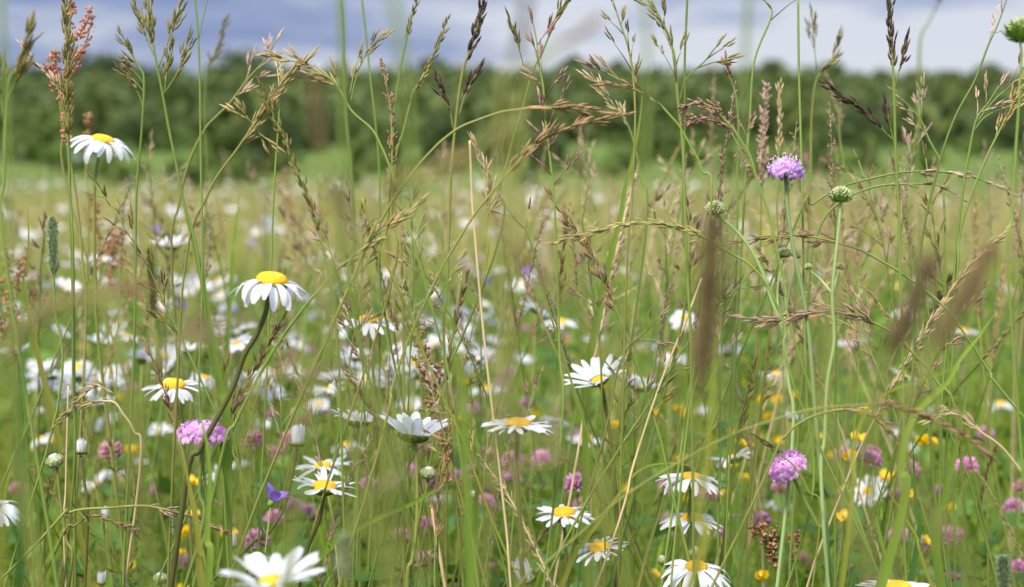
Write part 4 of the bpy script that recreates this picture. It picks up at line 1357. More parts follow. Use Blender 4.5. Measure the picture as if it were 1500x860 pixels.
g([(895, -10), (908, 33), (917, 58), (923, 82), (927, 108), (930, 150), (930, 200), (925, 300), (918, 400)], 1.0, 170, 'open', 'upright stalk with olive spikelets at the top right of the middle', 'head_olive', 'stem_olive', split=True, size=1.1)
g([(953, -2), (965, 22), (978, 48), (985, 70), (989, 92), (991, 120), (993, 147), (998, 190), (1001, 230), (1003, 300), (1008, 420), (1013, 560)], .95, 150, 'open', 'stalk with dark olive hanging spikelets against the bright cloud', 'head_olive', 'stem_green', split=True, size=1.3, r=.001, extra=[([(1046, 72), (1032, 90), (1016, 104), (1002, 122), (995, 150)], 45)])
g([(1007, -10), (1005, 40), (1003, 90), (1003, 190), (1000, 330), (998, 480)], 1.0, 0, 'open', 'plain green stem right of the dark olive spikelets', stem='stem_green', r=.0008, rtip=1)
g([(1002, 166), (1010, 154), (1022, 150), (1040, 156), (1052, 165), (1063, 177), (1072, 186), (1080, 198), (1098, 228), (1110, 268), (1122, 300), (1132, 340), (1150, 420), (1170, 520)], .95, 110, 'fine', 'purple head bent over to the left above the round seed head', 'head_purple', 'stem_green', size=1.5, density=1.3, extra=[([(1012, 178), (1030, 175), (1052, 178), (1070, 184)], 50), ([(1097, 184), (1094, 205), (1096, 226)], 20), ([(1092, 245), (1082, 215), (1072, 195)], 40)])
g([(1122, 130), (1121, 160), (1119, 200), (1117, 240), (1115, 300), (1112, 400)], 1.2, 150, 'fine', 'soft pink upright grass head left of the lilac scabious', 'head_pink', 'stem_olive', size=1.6, density=1.5)
g([(1142, 133), (1142, 170), (1141, 220), (1138, 300), (1136, 420)], 1.15, 100, 'dense', 'soft straw coloured upright head directly above the lilac scabious', 'head_tan', 'stem_olive', size=1.3)
g([(1169, -10), (1170, 90), (1173, 200), (1176, 320), (1178, 450), (1182, 600), (1184, 760)], .98, 0, 'open', 'plain straight green stem right of the lilac scabious', stem='stem_green', r=.0008, rtip=1)
g([(1304, -20), (1304, 30), (1306, 60), (1308, 100), (1310, 144), (1312, 228), (1316, 300), (1319, 400), (1322, 500), (1324, 640), (1325, 800)], .95, 130, 'dense', 'tall dark brown upright spike at the right cut by the top edge', 'head_dark', 'stem_green', size=1.4, r=.0009, extra=[([(1218, 128), (1238, 145), (1260, 158), (1285, 182), (1310, 207)], 110), ([(1326, 68), (1322, 85), (1315, 110), (1309, 135)], 40), ([(1300, 165), (1304, 185), (1311, 215)], 28)])
g([(1322, 146), (1336, 160), (1350, 178), (1360, 203), (1370, 222), (1377, 240), (1384, 320), (1385, 430)], 1.1, 70, 'open', 'stalk with two cream spikelets leaning left below the dark spike', 'head_tan', 'stem_green', size=1.3)
g([(1462, 128), (1448, 150), (1434, 168), (1427, 186), (1420, 222), (1413, 262), (1403, 340), (1395, 430), (1385, 520), (1378, 640)], 1.0, 70, 'open', 'forked bright green stalk at the right', 'head_pink', 'stem_green', size=1.1, r=.0009, extra=[([(1505, 92), (1480, 125), (1455, 148), (1430, 180)], 60), ([(1508, 140), (1480, 155), (1445, 170), (1426, 192)], 40)])
g([(1500, 112), (1484, 150), (1465, 190), (1450, 220), (1432, 262), (1418, 300), (1405, 350), (1400, 450)], 1.0, 110, 'close', 'stalk with long gold spikelets at the right edge', 'head_gold', 'stem_green', size=1.2)
g([(1478, -10), (1462, 35), (1447, 68), (1428, 118), (1400, 170), (1378, 232), (1353, 337), (1340, 450), (1330, 600)], 1.0, 100, 'loose', 'thin slanting stalk at the upper right', 'head_pink', 'stem_green', size=1.0)
g([(1476, 280), (1452, 270), (1430, 260), (1405, 255), (1383, 252), (1350, 251), (1317, 253), (1275, 262), (1233, 274), (1190, 300), (1160, 340)], 1.06, 150, 'close', 'thin pinkish spray lying almost level at the right', 'head_pink', 'stem_green', size=1.0, density=.6)
g([(1400, 285), (1375, 272), (1335, 270), (1290, 272), (1250, 285), (1215, 310), (1195, 350), (1185, 420)], 1.03, 110, 'close', 'second level spray under the pinkish one', 'head_purple', 'stem_green', size=.9, density=.5)
g([(820, 353), (838, 348), (857, 345), (882, 337), (909, 330), (935, 327), (962, 327), (985, 331), (1003, 336), (1028, 346), (1070, 371), (1098, 388), (1125, 420), (1150, 480), (1168, 580)], .93, 230, 'dense', 'long olive gold head arching level to the left in mid picture', 'head_gold', 'stem_green', split=False, size=1.25, density=.9)
g([(1090, 353), (1110, 350), (1140, 347), (1172, 345), (1205, 350), (1235, 358), (1264, 368), (1295, 385), (1327, 405), (1386, 452), (1420, 500), (1450, 545), (1500, 612)], .96, 160, 'close', 'brown level spray crossing the stems of the seeding scabious', 'head_brown', 'stem_green', size=1.0, density=.8)
g([(1098, 466), (1125, 471), (1152, 467), (1172, 461), (1191, 458), (1215, 457), (1240, 459), (1258, 463), (1274, 470), (1290, 478), (1306, 487), (1340, 520), (1372, 560), (1405, 640)], .95, 205, 'close', 'red brown level spray below the brown one', 'head_purple', 'stem_olive', split=True, size=1.15, density=1.0)
g([(1442, 661), (1420, 643), (1396, 630), (1370, 615), (1344, 605), (1320, 598), (1295, 593), (1270, 592), (1250, 594), (1187, 600), (1100, 626), (1049, 648), (979, 686), (909, 731), (840, 790), (784, 838), (740, 880)], .80, 190, 'dense', 'long brown head arching over to the right near the lower scabious', 'head_brown', 'stem_olive', size=1.2, density=.9, r=.0005)
g([(1372, 612), (1392, 606), (1412, 612), (1438, 634), (1455, 645), (1470, 658), (1488, 680), (1505, 705), (1530, 760)], .9, 90, 'close', 'straw coloured small head arching to the left at the right edge', 'head_tan', 'straw', size=.9)
g([(1322, 655), (1300, 628), (1275, 608), (1245, 600), (1215, 603), (1180, 615), (1150, 640), (1120, 700)], .88, 120, 'dense', 'shorter brown head arching right beneath the long one', 'head_brown', 'stem_olive', size=1.0, density=.8)
g([(90, 615), (108, 600), (129, 592), (150, 588), (168, 590), (180, 606), (196, 632), (205, 690)], 1.0, 85, 'dense', 'golden head drooping to the left in the lower left', 'head_gold', 'straw', size=1.2, density=.9, extra=[([(108, 594), (118, 582), (130, 572), (146, 566), (166, 576)], 60)])
g([(321, 775), (300, 768), (280, 757), (258, 750), (235, 745), (209, 741), (160, 744), (101, 751), (60, 790)], .95, 120, 'close', 'thin red brown spray lying level at lower left', 'head_purple', 'stem_olive', size=.9, density=.9)
g([(192, 772), (165, 764), (138, 755), (110, 770), (80, 810)], 1.0, 70, 'dense', 'short red brown tip under the level spray at lower left', 'head_purple', 'stem_olive', size=.9)
g([(859, 288), (856, 308), (853, 324), (856, 342), (860, 362), (864, 404), (868, 430), (869, 448), (878, 505), (882, 600)], 1.05, 190, 'open', 'thin upright stalk with small cream spikelets right of the dry straw', 'head_tan', 'stem_green', size=.9, density=.8)
g([(965, 466), (950, 482), (936, 494), (924, 504), (914, 520), (900, 560), (885, 640)], 1.02, 60, 'open', 'small cream spray above the fan shaped daisy', 'head_pink', 'stem_olive', size=.9)
g([(601, 309), (590, 318), (578, 326), (559, 338), (545, 350), (531, 365), (510, 382), (489, 400), (472, 420), (458, 435), (444, 452), (416, 490), (385, 540), (367, 574), (345, 620), (320, 690)], .9, 140, 'close', 'gold tipped stalk slanting across the bent stem daisy', 'head_gold', 'stem_green', split=True, size=1.3, density=.9, r=.0010)
g([(740, 300), (748, 312), (756, 322), (764, 330), (772, 340), (785, 380), (800, 440)], 1.0, 50, 'open', 'short stalk with two brown spikelets right of the straw tip', 'head_brown', 'stem_green', size=1.0)
g([(700, 222), (708, 245), (715, 270), (716, 300), (712, 340), (706, 420)], .96, 100, 'close', 'tan drooping head hugging the tip of the dry straw', 'head_tan', 'stem_olive', size=1.2, density=1.1, r=.0004)
g([(1066, 95), (1070, 115), (1078, 140), (1082, 190), (1080, 260), (1078, 400)], 1.1, 26, 'dense', 'small round brownish head left of the soft pink grass head', 'head_brown', 'stem_green', size=1.4, density=1.8)
g([(1228, 60), (1215, 95), (1195, 120), (1188, 190), (1186, 300)], 1.25, 70, 'close', 'soft olive stalk right of the plain straight stem', 'head_olive', 'stem_olive', size=1.2, extra=[([(1190, 30), (1192, 60), (1196, 100)], 50)])
g([(1122, 2), (1130, 12), (1128, 30), (1105, 90), (1098, 180), (1090, 300)], 1.0, 40, 'open', 'green stalk with dark spikelets at the top edge', 'head_olive', 'stem_green', size=1.2, r=.0008)
g([(1380, -10), (1362, 30), (1348, 60), (1346, 150), (1343, 260), (1340, 400)], .66, 30, 'open', 'blurred green stem at the right cut by the top edge', 'head_brown', 'stem_green', r=.0006, size=.9)
timothy([(76, 318), (77, 345), (78, 385), (79, 408), (80, 450), (84, 600)], 1.0, 88, 15, 'upright green timothy cylinder at the left')
timothy([(219, 362), (222, 410), (225, 466), (227, 560)], 1.3, 105, 11, 'slim brownish timothy head right of the green one', 'head_olive')
timothy([(256, 748), (257, 785), (258, 830)], 1.15, 38, 12, 'short timothy head low at the left')
timothy([(506, 782), (505, 840), (504, 900)], .55, 90, 22, 'blurred grey green timothy head at the bottom')
timothy([(1470, 815), (1471, 870), (1471, 920)], 1.1, 60, 21, 'timothy head at the lower right edge')
fx = dict(mat='foxtail_brown', stem='stem_olive', r=.0008, name='foxtail_stalk', cat='foxtail grass', group='brown grass heads close to the lens')
timothy([(1043, 312), (1040, 400), (1034, 480), (1024, 570), (1018, 680), (1008, 860)], .43, 255, 31, 'thick dark brown blurred head standing in the right half', **fx)
timothy([(1366, 372), (1348, 420), (1326, 470), (1300, 530), (1286, 600), (1275, 720)], .41, 165, 26, 'left one of two leaning brown blurred heads at the right', **fx)
timothy([(1456, 356), (1430, 405), (1402, 450), (1366, 512), (1340, 580), (1320, 700)], .40, 185, 28, 'right one of two leaning brown blurred heads at the right', **fx)
timothy([(457, 112), (464, 160), (470, 205), (480, 270), (492, 400), (500, 560)], .36, 110, 15, 'upright brown blurred head left of the green stems', **fx)
timothy([(488, 262), (500, 300), (515, 345), (530, 420), (545, 560)], .36, 80, 15, 'short brown blurred head below the upright one', **fx)
timothy([(772, -10), (766, 40), (752, 90), (738, 130), (735, 240), (740, 420)], .34, 105, 14, 'dark blurred head against the sky in the middle', **dict(fx, mat='head_dark'))
timothy([(882, 22), (850, 48), (815, 70), (780, 100), (760, 180), (752, 320)], .38, 85, 10, 'slanting purple blurred head against the bright cloud', **dict(fx, mat='head_purple'))
timothy([(1273, 276), (1252, 332), (1229, 420), (1215, 476), (1205, 580), (1218, 665), (1236, 755), (1281, 880)], .38, 200, 8, 'long thin brown blurred stalk right of the seeding scabious', **fx)
timothy([(30, 492), (60, 468), (90, 450), (125, 432), (160, 440), (185, 500), (195, 640)], .36, 110, 12, 'brown blurred head nodding level at the left', **fx)
timothy([(1338, 708), (1375, 770), (1410, 820), (1440, 880)], .36, 90, 9, 'brown blurred head leaning left at the lower right', **fx)
timothy([(600, 690), (560, 715), (530, 742), (512, 790), (505, 860)], .45, 80, 10, 'pale blurred head bending right beside the grey green timothy', **dict(fx, mat='head_tan'))
grass([(730, 580), (800, 640), (850, 690), (880, 740), (900, 800)], .42, 190, 'mist', 'faint blurred tan spray before the brown daisy stem', 'head_tan', 'stem_olive', group='brown grass heads close to the lens', density=.8)
grass([(185, 425), (150, 428), (110, 438), (70, 450), (35, 470), (20, 520), (15, 640)], .40, 150, 'dense', 'soft blurred brown head bending level at the left edge', 'head_brown', 'stem_olive', group='brown grass heads close to the lens', size=1.1)
grass([(350, 470), (310, 478), (270, 500), (230, 540), (205, 620)], .42, 110, 'fine', 'soft blurred reddish spray left of the bent stem daisy', 'head_purple', 'stem_olive', group='brown grass heads close to the lens')
grass([(752, 358), (775, 388), (805, 420), (842, 458), (880, 520), (900, 640)], .40, 105, 'dense', 'soft blurred brown head slanting down right of the dry straw', 'head_brown', 'stem_olive', group='brown grass heads close to the lens')
grass([(455, 545), (420, 540), (395, 552), (372, 590), (360, 680)], .42, 70, 'fine', 'small blurred dull purple spray below the bent stem daisy', 'head_purple', 'stem_olive', group='brown grass heads close to the lens')
grass([(720, 205), (670, 235), (620, 262), (570, 290), (520, 340), (480, 420), (450, 560)], .40, 210, 'close', 'blurred gold spray slanting across left of the dry straw', 'head_gold', 'stem_olive', group='brown grass heads close to the lens', size=.8)
grass([(1215, 120), (1225, 150), (1230, 200), (1228, 330)], 1.35, 80, 'close', 'soft tan head between the lilac scabious and the tall dark spike', 'head_tan', 'stem_olive')
for pix, d_, r_, lb, mt in [
    ([(575, -10), (585, 60), (596, 140), (604, 300), (600, 560)], .36, .0010, 'grey green blurred stem slanting at the top left of the middle', 'stem_green'),
    ([(945, -10), (948, 80), (946, 240), (940, 480)], .42, .0007, 'faint blurred upright stem against the bright cloud', 'stem_green'),
    ([(1097, -10), (1092, 70), (1086, 240), (1070, 480)], .44, .0008, 'faint blurred stem left of the plain straight stem', 'stem_green'),
    ([(497, -10), (500, 60), (500, 200), (492, 420)], .50, .0008, 'blurred green stem overlapping the thick bright one', 'stem_green'),
    ([(3, -10), (8, 100), (14, 240), (18, 420), (26, 600)], .52, .0007, 'blurred upright green stem at the left edge', 'stem_green')]:
    grass(pix, d_, 0, 'open', lb, stem=mt, r=r_, rtip=1, group='blurred stems close to the lens')

sorrel([(612, 470), (618, 510), (628, 550), (632, 600), (630, 680)], 1.1, 130, 'brown red sorrel plume in mid picture', 'sorrel_brown', 34, 'stem_olive', 3, .7, 4)
sorrel([(645, 622), (652, 660), (655, 700), (654, 780)], 1.12, 85, 'thin orange sorrel below the brown red plume', 'sorrel_red', 14, 'stem_olive', 4, .8, 1)
sorrel([(680, 700), (679, 740), (676, 790)], 1.15, 60, 'small pink sorrel tip right of the thin orange one', 'sorrel_red', 10, 'stem_olive', 5, .6, 1)
sorrel([(1112, 765), (1122, 790), (1134, 825), (1140, 880)], 1.05, 70, 'dark brown dock plume at the lower right', 'sorrel_brown', 40, 'stem_brown', 6, .7, 4)
sorrel([(1168, 775), (1164, 800), (1160, 850)], 1.12, 50, 'small brown dock tip beside the dark plume', 'sorrel_brown', 14, 'stem_brown', 7, .7, 1)
sorrel([(132, 285), (142, 330), (148, 380), (150, 440)], 1.4, 90, 'small red sorrel under the highest daisy', 'sorrel_red', 18, 'stem_olive', 8, .6, 2)
sorrel([(168, 330), (166, 370), (160, 420), (158, 480)], 1.45, 90, 'red sorrel right of the small one under the highest daisy', 'sorrel_red', 22, 'stem_olive', 9, .6, 3)
sorrel([(10, 360), (14, 420), (18, 480), (20, 540)], 1.3, 170, 'orange brown sorrel at the left edge', 'sorrel_brown', 40, 'stem_olive', 10, .8, 5)
sorrel([(417, 245), (424, 290), (430, 335), (434, 400)], 1.9, 90, 'pale salmon blurred sorrel right of the highest daisy', 'sorrel_red', 22, 'stem_olive', 11, .5, 3)
sorrel([(130, 165), (129, 200), (126, 260), (130, 340)], 1.35, 60, 'tiny red sorrel touching the highest daisy', 'sorrel_red', 12, 'stem_olive', 12, .5, 1)
sorrel([(470, 300), (474, 340), (476, 400)], 2.1, 70, 'blurred orange sorrel behind the twisted spike', 'sorrel_red', 18, 'stem_olive', 13, .5, 2)

straw([(688, 206), (690, 250), (692, 300), (697, 360), (701, 410), (707, 475), (714, 540), (721, 600), (730, 670), (736, 725), (743, 790), (748, 860)], .92, .0007, 'long pale dry straw standing upright in mid picture')
straw([(1028, 408), (1016, 440), (1000, 482), (975, 542), (950, 612), (925, 692), (905, 770)], 1.0, .0008, 'dry straw slanting down left from the dark blurred head')
straw([(530, 290), (549, 346), (577, 410), (601, 462), (618, 511), (646, 574), (664, 615), (685, 662), (716, 749), (748, 826), (768, 880)], .93, .0008, 'yellowish dry culm crossing the upright straw near the bottom', 'leaf_yellow')
straw([(632, 740), (640, 790), (650, 850), (654, 900)], 1.1, .0013, 'short pale straw leaning behind the broad pointed leaf')
straw([(100, 565), (98, 640), (96, 720), (94, 800)], 1.05, .0006, 'thin dry straw standing at the lower left')

bl = broad_leaf
bl([(718, 692), (692, 697), (660, 706), (629, 723), (594, 742), (559, 756), (520, 776), (480, 800), (440, 840)], .95, 13, 'broad leaf with pointed tip slanting across the lower middle', 'leaf_bright')
bl([(1014, 684), (1000, 680), (986, 678), (968, 679), (951, 682), (938, 688), (927, 697), (906, 724), (880, 760), (853, 797), (830, 840)], 1.0, 8, 'yellow green leaf arching behind the fan shaped daisy stem', 'leaf_yellow')
bl([(1456, 461), (1432, 495), (1407, 526), (1388, 560), (1360, 585), (1340, 608), (1325, 645), (1320, 690), (1318, 760)], .84, 15, 'broad bright leaf kinked at the right of the picture', 'leaf_bright')
bl([(1438, 528), (1415, 535), (1389, 543), (1350, 557), (1309, 570), (1270, 600), (1250, 660), (1245, 760)], .8, 8, 'long thin yellow leaf slanting behind the kinked one', 'leaf_yellow')
bl([(1337, 645), (1339, 690), (1341, 740), (1342, 810)], 1.0, 11, 'upright dark leaf with a withered tip at the right', 'leaf_dark')
bl([(1420, 555), (1412, 600), (1403, 648), (1392, 690), (1382, 736), (1370, 800)], .95, 14, 'upright bright leaf right of the dark one', 'leaf_bright')
bl([(1285, 705), (1290, 725), (1291, 760), (1290, 790)], 1.0, 10, 'short pointed leaf hanging near the single buttercup', 'leaf_bright')
bl([(1292, 706), (1302, 722), (1316, 742), (1330, 765), (1344, 790), (1358, 840)], .95, 8, 'narrow yellow leaf leaning left beside the dark upright one', 'leaf_yellow')
bl([(265, 278), (272, 310), (280, 342), (289, 380), (298, 420), (304, 462), (312, 520), (324, 574), (332, 650)], .95, 15, 'broad bent leaf right of the small upswept daisy', 'leaf_bright')
bl([(292, 600), (297, 625), (303, 650), (307, 700), (305, 745), (303, 790), (302, 860)], .85, 14, 'bright upright leaf in front of the pink scabious', 'leaf_bright')
bl([(266, 655), (276, 705), (286, 755), (292, 810), (296, 870)], .82, 17, 'yellow upright leaf below the pink scabious', 'leaf_yellow')
bl([(632, 272), (640, 320), (646, 368), (652, 410), (657, 455), (671, 545), (680, 640)], .56, 18, 'blurred green leaf standing left of the dry straw', 'leaf_bright')
bl([(351, 275), (348, 312), (343, 355), (338, 420)], 1.35, 9, 'soft bright leaf above the bent stem daisy', 'leaf_bright')
bl([(36, 420), (34, 520), (30, 620), (28, 720), (28, 860)], .56, 15, 'blurred upright green leaf at the left edge', 'leaf_dark')
bl([(4, 540), (10, 610), (6, 680), (0, 760)], .5, 22, 'blurred yellow leaf at the very left edge', 'leaf_yellow')
bl([(942, 130), (937, 178), (928, 225), (915, 280), (907, 325), (893, 380), (880, 440), (868, 500), (858, 580)], 1.14, 11, 'long bright leaf standing in the middle right', 'leaf_bright')
bl([(1055, 470), (1046, 540), (1040, 620), (1034, 690), (1022, 760), (1010, 860)], .6, 16, 'blurred yellow green leaf before the stack of three daisies', 'leaf_yellow')
bl([(690, 520), (690, 580), (696, 640), (700, 700)], 1.2, 9, 'soft green leaf behind the yellowish culm', 'leaf_bright')
bl([(916, 560), (912, 620), (908, 680), (902, 740)], 1.2, 12, 'bright leaf crossing the half hidden daisy', 'leaf_bright')
bl([(40, 300), (42, 350), (40, 400), (42, 460)], 1.1, 9, 'yellowish leaf with brown tip left of the green timothy', 'leaf_yellow')
# ================================================================== look-alikes: copies of one of each kind
RN = random.Random(77)
CLOVERS = [(766, 685), (775, 705), (923, 766), (902, 586), (734, 593), (984, 731), (955, 719), (707, 851), (1075, 797), (979, 771), (648, 769), (669, 631), (662, 659), (678, 691), (690, 731), (606, 832),
    (420, 652), (430, 607), (697, 591), (442, 757), (385, 766), (535, 705), (605, 706), (580, 727), (190, 574), (317, 586), (352, 586), (249, 835), (206, 664), (377, 770), (1171, 726), (1299, 687),
    (1293, 668), (1266, 740), (1355, 628), (1300, 799), (1334, 790), (1367, 731), (1428, 783), (1402, 778), (1473, 825), (1471, 724), (1496, 766), (1257, 846), (1379, 846), (1130, 836), (1410, 672),
    (1365, 700), (489, 513), (437, 529), (442, 543), (465, 541), (681, 477), (643, 529), (657, 533), (799, 486), (752, 507), (763, 461), (742, 555), (735, 455), (755, 730), (792, 650)]
CUPS = [(819, 611), (925, 600), (1064, 625), (1087, 684), (1040, 722), (1015, 675), (930, 719), (946, 832), (913, 853), (1003, 724), (1073, 647), (853, 623), (843, 745), (1152, 576), (1159, 590), (1103, 584),
    (1236, 638), (1262, 642), (1239, 684), (1360, 642), (1309, 586), (1359, 787), (1147, 835), (1107, 700), (1194, 631), (1375, 658), (1208, 734), (204, 679), (225, 696), (91, 644), (268, 774), (258, 781), (199, 799),
    (291, 750), (132, 856), (1154, 572), (1163, 458), (948, 507), (958, 500), (1064, 468), (1056, 517), (1075, 526), (1003, 480), (1002, 573), (874, 522), (852, 503), (256, 462), (736, 462), (120, 512), (170, 540)]
BELLS = [(366, 729), (275, 442), (262, 446), (312, 437), (761, 399), (857, 404), (664, 444), (205, 330), (740, 410)]

def canopy_depth(py, h):
    return max(0.9, (0.62 - h) * 2240 / max(12, py - 240))

def settle(o, px, py, d, hproto, s, rng, wob=.05):
    """root on the ground under the pixel's point; head part keeps its shape and sits at the stem's top"""
    h = P(px, py, d)
    g = ground_z(h.x, h.y)
    k = max(.1, h.z - g) / hproto
    ta, tb = rng.gauss(0, .10), rng.gauss(0, .13)          # the stem leans; its root moves so that the head stays put
    o.location = (h.x - h.z * math.sin(tb), h.y + h.z * math.sin(ta), g)
    o.rotation_euler = (Matrix.Rotation(ta, 4, 'X') @ Matrix.Rotation(tb, 4, 'Y') @ Matrix.Rotation(rng.uniform(0, 6.28), 4, 'Z')).to_euler()
    for ch in o.children:
        if ch.name.startswith(('stem', 'leaf')):
            ch.scale = (s if ch.name.startswith('leaf') else max(.8, s), s, k)
        else:
            ch.scale = (s, s, s)
            ch.location = (0, 0, hproto * (k - s))
    return o

def proto_daisy(seed):
    rng = random.Random(seed)
    o = thing('oxeye_daisy', 'x', 'daisy', (0, 0, 0), 'white daisies scattered through the meadow')
    ln = [Vector((0, 0, 0.35 * i / 5)) for i in range(5, -1, -1)]
    ax = Vector((rng.gauss(0, .27), rng.gauss(0, .27), 1)).normalized()
    m = MB(); m.tube(ln, .0011, 5); m.build('stem', 'stem_olive', o)
    m = MB(); calyx(m, ln[0], ax, .0068, .0011, rng); m.build('calyx', 'calyx_green', o)
    m = MB(); petals(m, ln[0], ax, .0235, .0068, 19, ('flat', 'semi', 'up', 'fan', 'up', 'wild', 'cup', 'wild')[seed % 8], rng, 1.15, .04); m.build('petals', 'petal_white', o)
    m = MB(); disc(m, ln[0], ax, .0064, rng, .42); m.build('flower_disc', 'disc_yellow', o)
    return o

def first_or_copy(protos_, used, rng):
    p = rng.choice(protos_)
    if p.name not in used:
        used.add(p.name)
        return p
    return copy_tree(p)

HERO = [(px, py) for o, px, py, d in SCREEN if o['category'] in ('daisy', 'scabious', 'flower bud', 'seed head')]
def clear_of(px, py, m=52):
    return all((px - a) ** 2 + (1.4 * (py - b)) ** 2 > m * m for a, b in HERO)
AUTO = []     # (object, noun phrase, px, py, depth)
used = set()
# daisies: density follows the photograph, depth follows from the height of the canopy
DP = [proto_daisy(s) for s in range(8)]
ZONES = [(58, 0, 520, 310, 450), (50, 0, 560, 450, 560), (32, 40, 740, 540, 640), (24, 560, 800, 330, 480), (26, 560, 800, 460, 560), (16, 820, 1500, 330, 560), (9, 620, 1480, 580, 700), (6, 60, 700, 660, 720)]
for n, x0, x1, y0, y1 in ZONES:
    for _ in range(n):
        for _try in range(8):
            px, py = RN.uniform(x0, x1), RN.uniform(y0, y1)
            if clear_of(px, py):
                break
        h = min(.52, max(.24, RN.gauss(.40, .05))) if py < 560 else RN.uniform(.24, .36)
        d = canopy_depth(py, h) if py < 560 else RN.uniform(1.5, 2.4)
        d = max(1.45, d)
        o = settle(first_or_copy(DP, used, RN), px, py, d, .35, RN.uniform(.68, .97), RN)
        AUTO.append((o, 'blurred daisy' if d > 2.6 else 'small daisy', px, py, d))
CP = [proto_clover(s, 'clover_pink') for s in range(4)] + [proto_clover(s, 'clover_dull') for s in (4, 5)]
extra = [(RN.uniform(0, 1500), RN.uniform(480, 850)) for _ in range(30)] + [(RN.uniform(380, 850), RN.uniform(440, 700)) for _ in range(22)]
for px, py in CLOVERS + extra:
    d = RN.uniform(1.25, 1.75) if py > 650 else canopy_depth(py, RN.uniform(.22, .32))
    d = min(3.2, max(1.2, d))
    c = first_or_copy(CP, used, RN)
    o = settle(c, px, py, d, .25, RN.uniform(.8, 1.1), RN)
    AUTO.append((o, 'pink clover', px, py, d))
BP = [proto_buttercup(s) for s in range(5)]
extra = [(RN.uniform(820, 1500), RN.uniform(450, 840)) for _ in range(3)] + [(RN.uniform(0, 820), RN.uniform(450, 840)) for _ in range(3)]
for px, py in CUPS + extra:
    d = RN.uniform(1.15, 1.7) if py > 640 else canopy_depth(py, RN.uniform(.28, .38))
    d = min(3.0, max(1.1, d))
    o = settle(first_or_copy(BP, used, RN), px, py, d, .30, RN.uniform(.55, .82), RN)
    AUTO.append((o, 'yellow buttercup', px, py, d))
VP = [proto_bell(s) for s in range(3)]
for i, (px, py) in enumerate(BELLS):
    d = .95 if i == 0 else canopy_depth(py, .42)
    o = settle(first_or_copy(VP, used, RN), px, py, min(2.4, d), .33, .82, RN)
    AUTO.append((o, 'violet bellflower', px, py, min(2.4, d)))

# grass stalks behind and among the traced ones
def proto_stalk(seed):
    rng = random.Random(seed + 900)
    style, mat, stem = [('open', 'head_purple', 'stem_green'), ('open', 'head_olive', 'stem_green'), ('close', 'head_gold', 'stem_olive'), ('fine', 'head_pink', 'stem_olive'), ('loose', 'head_tan', 'stem_green'),
        ('dense', 'head_brown', 'stem_olive'), ('fine', 'head_purple', 'stem_green'), ('close', 'head_tan', 'straw'), ('dense', 'head_gold', 'stem_green'), ('open', 'head_pink', 'stem_green'), ('close', 'head_brown', 'stem_green'), ('loose', 'head_gold', 'stem_green')][seed % 12]
    bend = rng.uniform(.02, .14)
    az = rng.uniform(0, 6.28)
    dv = Vector((math.cos(az), math.sin(az), 0))
    H = .6
    ln = []
    for i in range(16, -1, -1):
        t = i / 16
        ln.append(dv * (bend * t ** 2.6) + Vector((0, 0, H * (t - (bend * .9) * t ** 5))) + Vector((rng.gauss(0, .0006), rng.gauss(0, .0006), 0)))
    o = thing('grass_stalk', 'x', 'grass stalk', (0, 0, 0), 'slender grass stalks scattered behind the front ones')
    m = MB(); m.tube(ln, [.00035 + .0005 * min(1, i / 6) for i in range(17)], 5); m.build('stem', stem, o)
    br, sp = seed_head(ln, lengths(ln), rng.uniform(.07, .14), style, rng, Vector((.3, 0, 0)) if rng.random() < .5 else None)
    merge([br] + sp).build('seed_head', mat, o)
    return o
GP = [proto_stalk(s) for s in range(12)]
NAMES_ = ['reddish open grass stalk', 'olive open grass stalk', 'gold grass stalk', 'fine pink grass stalk', 'loose tan grass stalk', 'dense brown grass stalk', 'fine purple grass stalk', 'straw coloured grass stalk', 'dense gold grass stalk', 'pinkish open grass stalk', 'brown grass stalk', 'loose gold grass stalk']
for i in range(222):
    px = RN.uniform(-40, 1540)
    u = RN.random()
    if i >= 190:
        px, u = RN.uniform(330, 1480), .2
    if u < .45:
        d, py = RN.uniform(1.0, 1.6), RN.uniform(70, 360)
    elif u < .8:
        d, py = RN.uniform(1.5, 2.6), RN.uniform(150, 300)
    else:
        d, py = RN.uniform(.9, 1.3), RN.uniform(400, 640)
    if px < 800 and py < 160 and RN.random() < .5:
        py += 120
    if not clear_of(px, py + 30, 60):
        px += RN.choice((-75, 75))
    k = RN.randrange(12)
    p = GP[k]
    if p.name not in used:
        used.add(p.name); o = p
    else:
        o = copy_tree(p)
    h = P(px, py, d)
    s = h.z / .6
    w = RN.uniform(.8, 1.1)
    o.scale = (w * max(.7, s), w * max(.7, s), s)
    ta, tb = RN.gauss(0, .13), RN.gauss(0, .17)          # the stalk leans; its root moves so that the head stays put
    o.location = (h.x - h.z * math.sin(tb), h.y + h.z * math.sin(ta), ground_z(h.x, h.y))
    o.rotation_euler = (Matrix.Rotation(ta, 4, 'X') @ Matrix.Rotation(tb, 4, 'Y') @ Matrix.Rotation(RN.uniform(0, 6.28), 4, 'Z')).to_euler()
    AUTO.append((o, NAMES_[k], px, py, d))

